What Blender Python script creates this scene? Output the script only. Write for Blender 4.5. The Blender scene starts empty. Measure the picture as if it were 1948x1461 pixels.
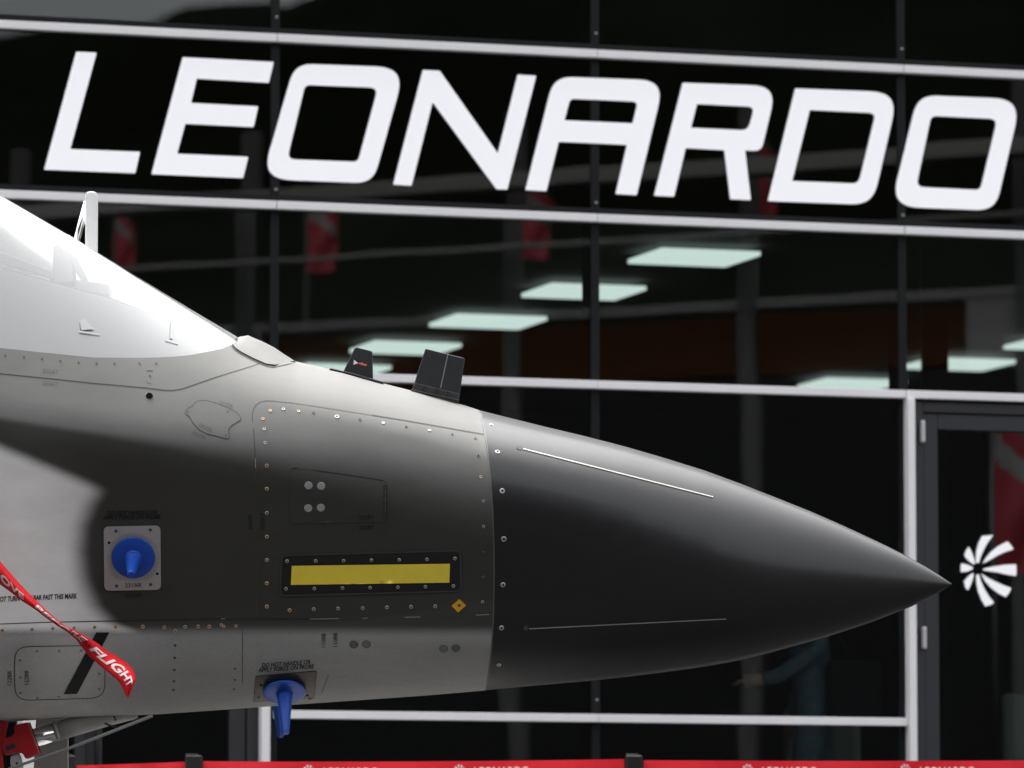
import bpy, bmesh, math, random
import numpy as np
from mathutils import Vector, Matrix, Quaternion
from mathutils.bvhtree import BVHTree
random.seed(7)
scene = bpy.context.scene
COL = scene.collection

# ------------------------------------------------------------------ camera
FPX = 10822.0                      # 200 mm lens, in pixels of the 1948 px wide photograph
CAM = Vector((0.0, -20.0, 0.75))
HORIZON = 1779.0
PITCH = math.atan((HORIZON - 730.5) / FPX)
cd = bpy.data.cameras.new('camera'); cam = bpy.data.objects.new('camera', cd); COL.objects.link(cam)
cam.location = CAM; cam.rotation_euler = (math.radians(90) + PITCH, 0, 0)
cd.sensor_width = 36.0; cd.lens = FPX * 36.0 / 1948.0
cd.clip_start = 0.5; cd.clip_end = 3000
cd.dof.use_dof = True; cd.dof.focus_distance = 19.62; cd.dof.aperture_fstop = 4.6
scene.camera = cam

# ------------------------------------------------------------------ sky, sun, exposure
SUN = Vector((-0.22, 0.34, 0.90)).normalized()
w = bpy.data.worlds.new('World'); scene.world = w; w.use_nodes = True
nt = w.node_tree
sky = nt.nodes.new('ShaderNodeTexSky'); sky.sky_type = 'NISHITA'; sky.sun_disc = False
sky.sun_elevation = math.asin(SUN.z); sky.sun_rotation = math.atan2(SUN.x, SUN.y)
sky.air_density = 1.0; sky.dust_density = 6.0; sky.ozone_density = 1.0
hs = nt.nodes.new('ShaderNodeHueSaturation'); hs.inputs['Saturation'].default_value = 0.12
nt.links.new(sky.outputs[0], hs.inputs['Color'])
bg = nt.nodes['Background']; bg.inputs['Strength'].default_value = 0.15
nt.links.new(hs.outputs[0], bg.inputs['Color'])
sl = bpy.data.lights.new('sun', 'SUN'); sl.energy = 0.95; sl.angle = math.radians(9); sl.color = (1.0, 0.97, 0.92)
so = bpy.data.objects.new('sun', sl); COL.objects.link(so)
so.rotation_euler = SUN.to_track_quat('Z', 'Y').to_euler(); so.location = (-10, 0, 30)
vs = scene.view_settings
vs.view_transform = 'Standard'; vs.look = 'None'; vs.gamma = 1.0; vs.use_curve_mapping = False
vs.exposure = 1.95
scene.render.engine = 'CYCLES'
scene.cycles.use_denoising = True
scene.cycles.max_bounces = 8; scene.cycles.transparent_max_bounces = 16

# ------------------------------------------------------------------ geometry of the view, for measuring the place
FWD = Vector((0, math.cos(PITCH), math.sin(PITCH))); UP = Vector((0, -math.sin(PITCH), math.cos(PITCH)))
def ray(px, py):
    return (FWD + Vector((1, 0, 0)) * ((px - 974) / FPX) + UP * ((730.5 - py) / FPX))
def at(px, py, Y):
    d = ray(px, py); return CAM + d * ((Y - CAM.y) / d.y)
ALPHA = math.atan(FPX / 33800.0)
F0 = Vector((0, 6, 0)); FU = Vector((math.cos(ALPHA), math.sin(ALPHA), 0)); FN = Vector((math.sin(ALPHA), -math.cos(ALPHA), 0))
def fac(px, py, off=0.0):           # point on the glass front of the building (off metres towards the viewer)
    d = ray(px, py); t = ((F0 + FN * off - CAM).dot(FN)) / d.dot(FN); return CAM + d * t
def fuz(px, py, off=0.0):
    p = fac(px, py, off); return (p - F0).dot(FU), p.z
def FP(u, z, off=0.0):
    return F0 + FU * u + FN * off + Vector((0, 0, z))
def mirrored(px, py, depth):        # where a thing stands whose reflection shows at that spot of the glass
    p = CAM + ray(px, py) * (depth / 1.0)
    return p - FN * (2 * (p - F0).dot(FN))
PXM = 20.0 / FPX                    # metres per photo pixel at the aircraft

# ------------------------------------------------------------------ materials
def mat(name, col, rough=0.5, metal=0.0, spec=0.5, noise=0.0, nscale=8.0, bump=0.0, bscale=60.0, emit=None, estr=1.0, coat=0.0, rvar=0.0, stretch=None):
    m = bpy.data.materials.new(name); m.use_nodes = True
    n = m.node_tree.nodes; l = m.node_tree.links; b = n['Principled BSDF']
    b.inputs['Base Color'].default_value = (*col, 1); b.inputs['Roughness'].default_value = rough
    b.inputs['Metallic'].default_value = metal; b.inputs['Specular IOR Level'].default_value = spec
    b.inputs['Coat Weight'].default_value = coat; b.inputs['Coat Roughness'].default_value = 0.15
    tc = n.new('ShaderNodeTexCoord'); mp = n.new('ShaderNodeMapping'); l.new(tc.outputs['Object'], mp.inputs[0])
    if stretch: mp.inputs['Scale'].default_value = stretch
    if noise > 0:
        t = n.new('ShaderNodeTexNoise'); t.inputs['Scale'].default_value = nscale; t.inputs['Detail'].default_value = 7; t.inputs['Roughness'].default_value = 0.62
        l.new(mp.outputs[0], t.inputs['Vector'])
        r = n.new('ShaderNodeMapRange'); r.inputs['From Min'].default_value = 0.3; r.inputs['From Max'].default_value = 0.7
        r.inputs['To Min'].default_value = 1 - noise; r.inputs['To Max'].default_value = 1 + noise
        l.new(t.outputs['Fac'], r.inputs['Value'])
        mx = n.new('ShaderNodeVectorMath'); mx.operation = 'SCALE'; mx.inputs[0].default_value = col
        l.new(r.outputs[0], mx.inputs['Scale']); l.new(mx.outputs[0], b.inputs['Base Color'])
        if rvar > 0:
            r2 = n.new('ShaderNodeMapRange'); r2.inputs['From Min'].default_value = 0.3; r2.inputs['From Max'].default_value = 0.7
            r2.inputs['To Min'].default_value = rough - rvar; r2.inputs['To Max'].default_value = rough + rvar
            l.new(t.outputs['Fac'], r2.inputs['Value']); l.new(r2.outputs[0], b.inputs['Roughness'])
    if bump > 0:
        t = n.new('ShaderNodeTexNoise'); t.inputs['Scale'].default_value = bscale; t.inputs['Detail'].default_value = 4
        l.new(mp.outputs[0], t.inputs['Vector'])
        bp = n.new('ShaderNodeBump'); bp.inputs['Strength'].default_value = bump; bp.inputs['Distance'].default_value = 0.01
        l.new(t.outputs['Fac'], bp.inputs['Height']); l.new(bp.outputs[0], b.inputs['Normal'])
    if emit:
        b.inputs['Emission Color'].default_value = (*emit, 1); b.inputs['Emission Strength'].default_value = estr
    return m

def glass(name, tint, ior=1.5, rough=0.0, boost=1.0, wave=0.0, base=0.0):
    m = bpy.data.materials.new(name); m.use_nodes = True
    n = m.node_tree.nodes; l = m.node_tree.links
    n.remove(n['Principled BSDF']); out = n['Material Output']
    tr = n.new('ShaderNodeBsdfTransparent'); tr.inputs[0].default_value = (*tint, 1)
    gl = n.new('ShaderNodeBsdfGlossy'); gl.inputs['Roughness'].default_value = rough; gl.inputs['Color'].default_value = (1, 1, 1, 1)
    fr = n.new('ShaderNodeFresnel'); fr.inputs['IOR'].default_value = ior
    ma = n.new('ShaderNodeMath'); ma.operation = 'MULTIPLY_ADD'; ma.use_clamp = True
    ma.inputs[1].default_value = boost; ma.inputs[2].default_value = base; l.new(fr.outputs[0], ma.inputs[0])
    mx = n.new('ShaderNodeMixShader'); l.new(ma.outputs[0], mx.inputs[0]); l.new(tr.outputs[0], mx.inputs[1]); l.new(gl.outputs[0], mx.inputs[2])
    l.new(mx.outputs[0], out.inputs['Surface'])
    if wave > 0:
        tc = n.new('ShaderNodeTexCoord'); t = n.new('ShaderNodeTexNoise'); t.inputs['Scale'].default_value = 1.1; t.inputs['Detail'].default_value = 1
        l.new(tc.outputs['Object'], t.inputs['Vector'])
        bp = n.new('ShaderNodeBump'); bp.inputs['Strength'].default_value = wave; bp.inputs['Distance'].default_value = 0.02
        l.new(t.outputs['Fac'], bp.inputs['Height']); l.new(bp.outputs[0], gl.inputs['Normal'])
    return m

M = {}
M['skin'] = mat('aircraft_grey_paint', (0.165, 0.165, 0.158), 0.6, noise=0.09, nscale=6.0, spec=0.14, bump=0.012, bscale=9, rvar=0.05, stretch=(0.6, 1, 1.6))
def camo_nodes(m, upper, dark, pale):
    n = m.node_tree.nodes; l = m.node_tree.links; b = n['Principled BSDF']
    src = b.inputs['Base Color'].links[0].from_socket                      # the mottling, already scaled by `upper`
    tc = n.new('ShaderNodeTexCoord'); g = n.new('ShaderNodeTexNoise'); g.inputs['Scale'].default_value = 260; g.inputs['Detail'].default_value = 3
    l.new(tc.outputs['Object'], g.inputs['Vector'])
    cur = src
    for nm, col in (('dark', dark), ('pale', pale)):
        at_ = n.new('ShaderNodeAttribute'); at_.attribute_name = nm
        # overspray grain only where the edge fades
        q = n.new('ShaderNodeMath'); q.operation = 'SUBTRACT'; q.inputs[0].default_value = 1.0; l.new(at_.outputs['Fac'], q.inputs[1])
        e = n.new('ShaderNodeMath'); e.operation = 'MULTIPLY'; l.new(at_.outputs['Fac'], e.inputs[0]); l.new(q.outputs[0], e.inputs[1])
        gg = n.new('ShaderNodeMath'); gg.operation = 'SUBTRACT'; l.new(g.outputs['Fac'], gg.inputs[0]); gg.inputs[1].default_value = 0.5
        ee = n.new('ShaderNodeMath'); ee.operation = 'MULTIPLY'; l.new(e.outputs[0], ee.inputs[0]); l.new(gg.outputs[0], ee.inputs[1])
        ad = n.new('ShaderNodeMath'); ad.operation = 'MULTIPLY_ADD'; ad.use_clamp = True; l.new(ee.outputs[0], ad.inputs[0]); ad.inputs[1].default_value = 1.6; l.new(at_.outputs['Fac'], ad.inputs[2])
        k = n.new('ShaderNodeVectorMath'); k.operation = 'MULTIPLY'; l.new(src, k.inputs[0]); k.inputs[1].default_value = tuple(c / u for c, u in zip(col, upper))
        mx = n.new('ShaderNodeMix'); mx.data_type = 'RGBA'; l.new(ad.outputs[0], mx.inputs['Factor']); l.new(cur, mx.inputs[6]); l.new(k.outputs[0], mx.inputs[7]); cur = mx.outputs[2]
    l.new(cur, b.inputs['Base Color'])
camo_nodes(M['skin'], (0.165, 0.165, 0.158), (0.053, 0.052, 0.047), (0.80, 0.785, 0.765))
M['radome'] = mat('radome_black_paint', (0.007, 0.0072, 0.008), 0.41, noise=0.12, nscale=22.0, spec=0.5, coat=0.2, bump=0.002, bscale=60, rvar=0.035)
M['seam'] = mat('seam_sealant', (0.02, 0.02, 0.02), 0.7)
M['seam_faint'] = mat('seam_faint', (0.05, 0.05, 0.048), 0.6)
M['seam_light'] = mat('seam_worn_edge', (0.35, 0.34, 0.32), 0.6)
M['stencil'] = mat('stencil_black', (0.012, 0.012, 0.012), 0.6, spec=0.2)
M['stencil_faint'] = mat('stencil_faded', (0.115, 0.115, 0.112), 0.6, spec=0.3)
M['steel'] = mat('fastener_steel', (0.48, 0.47, 0.45), 0.45, metal=0.75)
M['brass'] = mat('fastener_brass', (0.62, 0.43, 0.27), 0.42, metal=0.6)
M['dull'] = mat('fastener_painted', (0.11, 0.11, 0.105), 0.5, metal=0.2)
M['slot'] = mat('fastener_recess', (0.004, 0.004, 0.004), 0.9, spec=0.03)
M['capgrey'] = mat('grey_disc', (0.36, 0.355, 0.36), 0.5, noise=0.1, nscale=60)
M['capdark'] = mat('dark_grey_disc', (0.10, 0.10, 0.098), 0.5, noise=0.1, nscale=60)
M['plate'] = mat('probe_plate_alloy', (0.46, 0.44, 0.43), 0.42, metal=0.45, noise=0.06, nscale=20)
M['plate_brown'] = mat('probe_plate_brown', (0.085, 0.074, 0.062), 0.45, metal=0.45, noise=0.1, nscale=20)
M['blue'] = mat('blue_rubber', (0.005, 0.068, 0.42), 0.45, spec=0.45, noise=0.06, nscale=30)
M['yellow'] = mat('formation_light_yellow', (0.95, 0.74, 0.075), 0.5, noise=0.04, nscale=14, spec=0.3)
M['frame_black'] = mat('black_gasket', (0.008, 0.008, 0.009), 0.45, noise=0.2, nscale=30)
M['orange'] = mat('orange_sticker', (0.75, 0.36, 0.015), 0.55)
M['ant'] = mat('antenna_black', (0.022, 0.023, 0.025), 0.5, noise=0.15, nscale=30)
M['antbase'] = mat('antenna_base', (0.045, 0.045, 0.046), 0.4, noise=0.2, nscale=40)
M['strip'] = mat('diverter_strip', (0.62, 0.6, 0.55), 0.4, metal=0.5)
M['red_ribbon'] = mat('red_ribbon', (0.62, 0.012, 0.02), 0.75, spec=0.2, bump=0.05, bscale=300)
M['ribbon_text'] = mat('ribbon_white', (0.72, 0.55, 0.55), 0.6)
M['red_paint'] = mat('red_lock_paint', (0.42, 0.006, 0.01), 0.42, noise=0.06, nscale=20)
M['chrome'] = mat('polished_steel', (0.75, 0.75, 0.76), 0.12, metal=1.0)
M['gear_white'] = mat('gear_white', (0.4, 0.385, 0.37), 0.45, noise=0.06, nscale=12)
M['gear_dark'] = mat('gear_dark', (0.02, 0.02, 0.021), 0.5)
M['rod'] = mat('rod_grey', (0.2, 0.2, 0.19), 0.45)
M['cockpit'] = mat('cockpit_light_grey', (0.33, 0.335, 0.33), 0.6)
M['cockpit_mid'] = mat('cockpit_mid_grey', (0.3, 0.31, 0.325), 0.6)
def hazy(m, amount, col):
    n = m.node_tree.nodes; l = m.node_tree.links; out = n['Material Output']; src = out.inputs['Surface'].links[0].from_socket
    d = n.new('ShaderNodeBsdfDiffuse'); d.inputs[0].default_value = (*col, 1)
    mx = n.new('ShaderNodeMixShader'); mx.inputs[0].default_value = amount; l.new(src, mx.inputs[1]); l.new(d.outputs[0], mx.inputs[2]); l.new(mx.outputs[0], out.inputs['Surface'])
M['canopy'] = glass('windscreen_acrylic', (0.93, 0.95, 0.95), 1.5, 0.05, 1.2, base=0.13)
hazy(M['canopy'], 0.08, (0.85, 0.85, 0.84))
M['handle'] = mat('handle_white', (0.8, 0.8, 0.8), 0.4)
M['white_alu'] = mat('white_aluminium', (0.88, 0.87, 0.89), 0.4, noise=0.03, nscale=3)
M['letter'] = mat('sign_white', (0.88, 0.88, 0.895), 0.5, emit=(0.93, 0.93, 1.0), estr=0.085)
M['mullion'] = mat('charcoal_aluminium', (0.007, 0.0085, 0.010), 0.6, spec=0.2)
M['doorframe'] = mat('door_charcoal', (0.022, 0.023, 0.028), 0.5)
M['hinge'] = mat('hinge_silver', (0.6, 0.6, 0.6), 0.35, metal=0.5)
M['pane'] = glass('tinted_glass', (0.70, 0.745, 0.735), 1.5, 0.0, 1.0, wave=0.03)
M['pane_sign'] = glass('dark_tinted_glass', (0.10, 0.11, 0.11), 1.5, 0.0, 1.0, wave=0.02)
M['clear'] = glass('clear_glass', (0.9, 0.93, 0.93), 1.45, 0.0, 1.0)
M['int_dark'] = mat('interior_dark', (0.02, 0.02, 0.021), 0.8)
M['int_floor'] = mat('interior_floor', (0.04, 0.04, 0.042), 0.6, noise=0.2, nscale=3)
M['lamp'] = mat('ceiling_lamp', (0.8, 0.8, 0.8), 0.5, emit=(0.70, 0.80, 0.76), estr=0.44)
M['chair'] = mat('chair_pale', (0.34, 0.38, 0.345), 0.7)
M['belt'] = mat('red_belt', (0.86, 0.014, 0.028), 0.55, bump=0.04, bscale=200)
M['belt_text'] = mat('belt_white', (0.85, 0.8, 0.8), 0.6)
M['black_plastic'] = mat('black_plastic', (0.012, 0.012, 0.012), 0.4)
M['terrace'] = mat('terrace_deck', (0.06, 0.06, 0.06), 0.8, noise=0.2, nscale=4)
M['asphalt'] = mat('asphalt', (0.026, 0.026, 0.027), 0.95, spec=0.1, noise=0.3, nscale=3, bump=0.2, bscale=200)
M['bounce_concrete'] = mat('bounce_slab_concrete', (0.25, 0.243, 0.23), 0.85, noise=0.15, nscale=2)
M['wood'] = mat('glulam_wood', (0.065, 0.026, 0.008), 0.7, spec=0.1, noise=0.2, nscale=4, stretch=(1, 1, 8))
M['steelgrey'] = mat('galvanised_steel', (0.26, 0.26, 0.25), 0.5, metal=0.2)
M['colgrey'] = mat('column_grey', (0.08, 0.08, 0.08), 0.6)
M['darkwall'] = mat('dark_wall', (0.02, 0.02, 0.022), 0.9, spec=0.1)
M['hill'] = mat('wooded_hill', (0.008, 0.010, 0.007), 1.0, spec=0.0, noise=0.4, nscale=0.05)
M['flag_red'] = mat('flag_red', (0.24, 0.01, 0.02), 0.6)
M['flag_white'] = mat('flag_white', (0.16, 0.16, 0.16), 0.6)
M['denim'] = mat('denim', (0.19, 0.27, 0.34), 0.8, noise=0.2, nscale=25)
M['navy'] = mat('navy_cloth', (0.02, 0.03, 0.07), 0.8)
M['skin_tone'] = mat('skin_tone', (0.5, 0.3, 0.22), 0.55)
M['hair'] = mat('hair_dark', (0.03, 0.02, 0.015), 0.6)
M['bag'] = mat('bag_black', (0.01, 0.01, 0.01), 0.6)
M['alu_lid'] = mat('bright_aluminium', (0.9, 0.9, 0.9), 0.12, metal=1.0)

# ------------------------------------------------------------------ object helpers
def link(o, parent=None):
    COL.objects.link(o)
    if parent is not None:
        o.parent = parent
        m = Matrix(); p = parent
        while p is not None:
            m = p.matrix_basis @ m if p.parent is None else p.matrix_parent_inverse @ p.matrix_basis @ m
            p = p.parent
        o.matrix_parent_inverse = m.inverted()
    return o
def tag(o, label, cat, group=None):
    o['label'] = label; o['category'] = cat
    if group: o['group'] = group
    return o
def thing(name, label, cat, loc, group=None):
    o = bpy.data.objects.new(name, None); o.location = loc; o.empty_display_size = 0.1
    COL.objects.link(o); return tag(o, label, cat, group)
def mesh(name, V, Fc, m, parent=None, smooth=False, mats=None, idx=None):
    me = bpy.data.meshes.new(name); me.from_pydata([tuple(v) for v in V], [], [tuple(f) for f in Fc])
    for k in (mats or [m]): me.materials.append(k)
    if idx: me.polygons.foreach_set('material_index', idx)
    if smooth: me.polygons.foreach_set('use_smooth', [True] * len(me.polygons))
    me.update()
    return link(bpy.data.objects.new(name, me), parent)
def structure(o): o['kind'] = 'structure'; return o
def bm_obj(name, bm, m, parent=None, smooth=False):
    me = bpy.data.meshes.new(name); bm.normal_update(); bm.to_mesh(me); bm.free(); me.materials.append(m)
    if smooth: me.polygons.foreach_set('use_smooth', [True] * len(me.polygons))
    return link(bpy.data.objects.new(name, me), parent)
def box_verts(c, ax, ay, az):       # centre and three half-axis vectors
    V = [c + ax * i + ay * j + az * k for i in (-1, 1) for j in (-1, 1) for k in (-1, 1)]
    Fc = [(0, 1, 3, 2), (4, 6, 7, 5), (0, 4, 5, 1), (2, 3, 7, 6), (0, 2, 6, 4), (1, 5, 7, 3)]
    return V, Fc
def obox(name, c, ax, ay, az, m, parent=None, bevel=0.0):
    V, Fc = box_verts(Vector(c), Vector(ax), Vector(ay), Vector(az))
    bm = bmesh.new(); vs_ = [bm.verts.new(v) for v in V]
    for f in Fc: bm.faces.new([vs_[i] for i in f])
    bmesh.ops.recalc_face_normals(bm, faces=bm.faces)
    if bevel > 0: bmesh.ops.bevel(bm, geom=bm.edges[:], offset=bevel, segments=2, affect='EDGES', profile=0.5)
    return bm_obj(name, bm, m, parent)
def fbox(name, u0, u1, z0, z1, o0, o1, m, parent=None, bevel=0.0):
    c = FP((u0 + u1) / 2, (z0 + z1) / 2, (o0 + o1) / 2)
    return obox(name, c, FU * (u1 - u0) / 2, FN * (o1 - o0) / 2, Vector((0, 0, (z1 - z0) / 2)), m, parent, bevel)
def tube(name, pts, rad, m, parent=None, n=12, cap=True):
    pts = [Vector(p) for p in pts]
    if not hasattr(rad, '__len__'): rad = [rad] * len(pts)
    V = []; Fc = []
    ref = None
    for i, p in enumerate(pts):
        t = (pts[min(i + 1, len(pts) - 1)] - pts[max(i - 1, 0)]).normalized()
        if ref is None:
            ref = Vector((0, 0, 1)) if abs(t.z) < 0.9 else Vector((1, 0, 0))
        a = (ref - t * ref.dot(t)).normalized(); b = t.cross(a); ref = a
        for k in range(n):
            th = 2 * math.pi * k / n
            V.append(p + (a * math.cos(th) + b * math.sin(th)) * rad[i])
    for i in range(len(pts) - 1):
        for k in range(n):
            Fc.append((i * n + k, i * n + (k + 1) % n, (i + 1) * n + (k + 1) % n, (i + 1) * n + k))
    if cap:
        Fc.append(tuple(reversed(range(n)))); Fc.append(tuple(range((len(pts) - 1) * n, len(pts) * n)))
    o = mesh(name, V, Fc, m, parent, smooth=True)
    if cap:
        o.data.polygons[-1].use_smooth = False; o.data.polygons[-2].use_smooth = False
    return o
def prism(name, pts, depth_vec, m, parent=None, bevel=0.0):   # planar outline (3-D points) extruded both ways
    d = Vector(depth_vec); n = len(pts)
    bm = bmesh.new()
    a = [bm.verts.new(Vector(p) - d) for p in pts]; b = [bm.verts.new(Vector(p) + d) for p in pts]
    bm.faces.new(a); bm.faces.new(list(reversed(b)))
    for i in range(n): bm.faces.new((a[i], b[i], b[(i + 1) % n], a[(i + 1) % n]))
    bmesh.ops.recalc_face_normals(bm, faces=bm.faces)
    if bevel > 0: bmesh.ops.bevel(bm, geom=bm.edges[:], offset=bevel, segments=2, affect='EDGES', profile=0.5)
    return bm_obj(name, bm, m, parent)
def rounded(pts, radii, seg=8):     # 2-D polygon with rounded corners
    out = []; n = len(pts)
    for i in range(n):
        p = Vector(pts[i]); r = radii[i] if hasattr(radii, '__len__') else radii
        if r <= 0: out.append(tuple(p)); continue
        a = Vector(pts[i - 1]) - p; b = Vector(pts[(i + 1) % n]) - p
        la, lb = a.length, b.length; a.normalize(); b.normalize()
        ang = a.angle(b); d = min(r / math.tan(ang / 2), la * 0.49, lb * 0.49)
        p0 = p + a * d; p2 = p + b * d
        for k in range(seg + 1):
            t = k / seg
            q0 = p0.lerp(p, t); q1 = p.lerp(p2, t); q = q0.lerp(q1, t)
            # pull the parabola outwards to an arc
            out.append(tuple(q.lerp(p, 0.08 * math.sin(math.pi * t))))
    return out
def filled(loops, extrude, bevel=0.0):   # 2-D outlines with holes -> mesh data (x, y, depth)
    cu = bpy.data.curves.new('tmp', 'CURVE'); cu.dimensions = '2D'; cu.fill_mode = 'BOTH'; cu.extrude = extrude; cu.bevel_depth = bevel; cu.bevel_resolution = 1
    for lp in loops:
        s = cu.splines.new('POLY'); s.points.add(len(lp) - 1); s.use_cyclic_u = True
        for i, p in enumerate(lp): s.points[i].co = (p[0], p[1], 0, 1)
    o = bpy.data.objects.new('tmp', cu)
    me = bpy.data.meshes.new_from_object(o)
    bpy.data.objects.remove(o); bpy.data.curves.remove(cu)
    return me
def text_mesh(txt, size=1.0, shear=0.0, bold=0.0, spacing=1.0, extrude=0.0):
    cu = bpy.data.curves.new('tmp', 'FONT'); cu.body = txt; cu.size = size; cu.shear = shear; cu.offset = bold
    cu.space_character = spacing; cu.align_x = 'CENTER'; cu.align_y = 'CENTER'; cu.resolution_u = 3; cu.extrude = extrude
    cu.space_line = 0.78
    o = bpy.data.objects.new('tmp', cu)
    me = bpy.data.meshes.new_from_object(o)
    bpy.data.objects.remove(o); bpy.data.curves.remove(cu)
    return me
def cyl(name, c, axis, r, h, m, parent=None, n=20):
    axis = Vector(axis).normalized(); return tube(name, [Vector(c) - axis * h / 2, Vector(c) + axis * h / 2], r, m, parent, n)

# ================================================================== SETTING: ground, terrace, hill
def sheet(name, x0, x1, y0, y1, z, m, div=1):
    return structure(mesh(name, [(x0, y0, z), (x1, y0, z), (x1, y1, z), (x0, y1, z)], [(0, 1, 2, 3)], m))
sheet('ground', -700, 700, -700, 700, 0.0, M['asphalt'])
sheet('bounce_slab', -1.15, 0.05, -1.3, 2.6, 0.004, M['bounce_concrete'])  # added pale slab that bounces light up onto the jet's belly
t_ = mesh('terrace', *box_verts(Vector((0, 13, 0.24)), Vector((22, 0, 0)), Vector((0, 10.4, 0)), Vector((0, 0, 0.24))), M['terrace']); structure(t_)

# ================================================================== BUILDING with glass front
bld = thing('exhibition_building', 'dark glass fronted exhibition building with white horizontal bars behind the jet', 'building', FP(0, 0.48, -6))
def zbar(a, b, off=0.06):           # mean height of a bar from two measured ends
    return (fuz(*a, off)[1] + fuz(*b, off)[1]) / 2
Zb = [zbar((100, 47), (1900, 141)), zbar((100, 370), (1900, 446)), zbar((740, 720), (1700, 747)), zbar((600, 1361), (1690, 1371))]
HB = 0.0185                         # half thickness of the bars
MU = [fuz(-100, 730)[0], fuz(520, 730)[0], fuz(1131, 730)[0], fuz(1716, 730)[0], fuz(2290, 730)[0]]
step = (MU[3] - MU[1]) / 2
MUX = [MU[1] - step * k for k in range(5, 1, -1)] + MU + [MU[4] + step * k for k in range(1, 4)]
ZT = Zb[0] + 1.25; ZF = 0.5
door_u = (fuz(1734, 900)[0], fuz(1734, 900)[0] + 1.36)
wm_u = [(fuz(490, 1400)[0], fuz(507, 1400)[0]), (fuz(1719, 1100)[0], fuz(1733.5, 1100)[0])]
dl_u = (fuz(140, 1420)[0], fuz(488, 1420)[0])
for i in range(len(MUX) - 1):
    u0, u1 = MUX[i], MUX[i + 1]
    ins = 0.022
    rows = [(Zb[0], ZT, 'pane'), (Zb[1], Zb[0], 'pane_sign'), (Zb[2], Zb[1], 'pane'), (Zb[3], Zb[2], 'pane'), (ZF, Zb[3], 'pane')]
    for k, (z0, z1, mm) in enumerate(rows):
        a, b = u0 + ins, u1 - ins
        if k >= 3:
            if abs(u0 - MU[0]) < 1e-6: a, b = (wm_u[0][1] if False else u0 + ins), dl_u[0] - 0.01
            if abs(u0 - MU[1]) < 1e-6: a = u0 + ins
            if abs(u0 - MU[3]) < 1e-6: continue
        # each pane sits with its own minute tilt
        tl = random.uniform(-0.0012, 0.0012); tv = random.uniform(-0.0008, 0.0008)
        c = FP((a + b) / 2, (z0 + z1) / 2, 0.0)
        obox('pane', c, (FU + FN * tl) * (b - a) / 2, FN * 0.005, (Vector((0, 0, 1)) + FN * tv) * ((z1 - z0) / 2 - 0.004), M[mm], bld)
for i, u in enumerate(MUX):
    lo = ZF if abs(u - MU[3]) > 0.01 else ZF
    fbox('mullion', u - 0.021, u + 0.021, lo, ZT, -0.12, 0.012, M['mullion'], bld, 0.003)
    for zc in (Zb[0] + 0.10, Zb[1] + 0.075, Zb[3] + 0.085):
        if -3 < u < 3: cyl('clip', FP(u + 0.004, zc, 0.014), FN, 0.007, 0.012, M['steelgrey'], bld, 10)
for k, z in enumerate(Zb):
    for i in range(len(MUX) - 1):
        u0, u1 = MUX[i], MUX[i + 1]
        if k == 3 and (abs(u0 - MU[3]) < 1e-6 or abs(u0 - MU[0]) < 1e-6): continue
        if k == 3 and abs(u0 - MU[1]) < 1e-6: pass
        fbox('horizontal_bar', u0 + 0.0015, u1 - 0.0015, z - HB, z + HB, 0.007, 0.048 + 0.003 * (i % 2), M['white_alu'], bld, 0.0025)
    if k < 2:
        fbox('gasket', MUX[0], MUX[-1], z + HB + 0.002, z + HB + 0.03, 0.006, 0.02, M['mullion'], bld)
for (a, b) in wm_u:
    fbox('vertical_bar', a, b, ZF, Zb[2] - HB - 0.002, 0.008, 0.068, M['white_alu'], bld, 0.006)
# upper wall, roof, sides, interior
fbox('roof', MUX[0] - 0.2, MUX[-1] + 0.2, ZT, ZT + 0.5, -14.2, 0.25, M['mullion'], bld, 0.02)
for u in (MUX[0] - 0.15, MUX[-1] + 0.15):
    fbox('side_wall', u - 0.05, u + 0.05, ZF, ZT, -14.1, -0.13, M['darkwall'], bld)
fbox('back_wall', MUX[0] - 0.2, MUX[-1] + 0.2, ZF, ZT, -14.3, -14.1, M['int_dark'], bld)
H_CEIL = 0.75 + 3.72
fbox('ceiling', MUX[0], MUX[-1], H_CEIL + 0.03, H_CEIL + 0.1, -13.9, -0.35, M['int_dark'], bld)
fbox('interior_floor', MUX[0], MUX[-1], 0.5, 0.95, -13.9, -0.3, M['int_floor'], bld)
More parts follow.
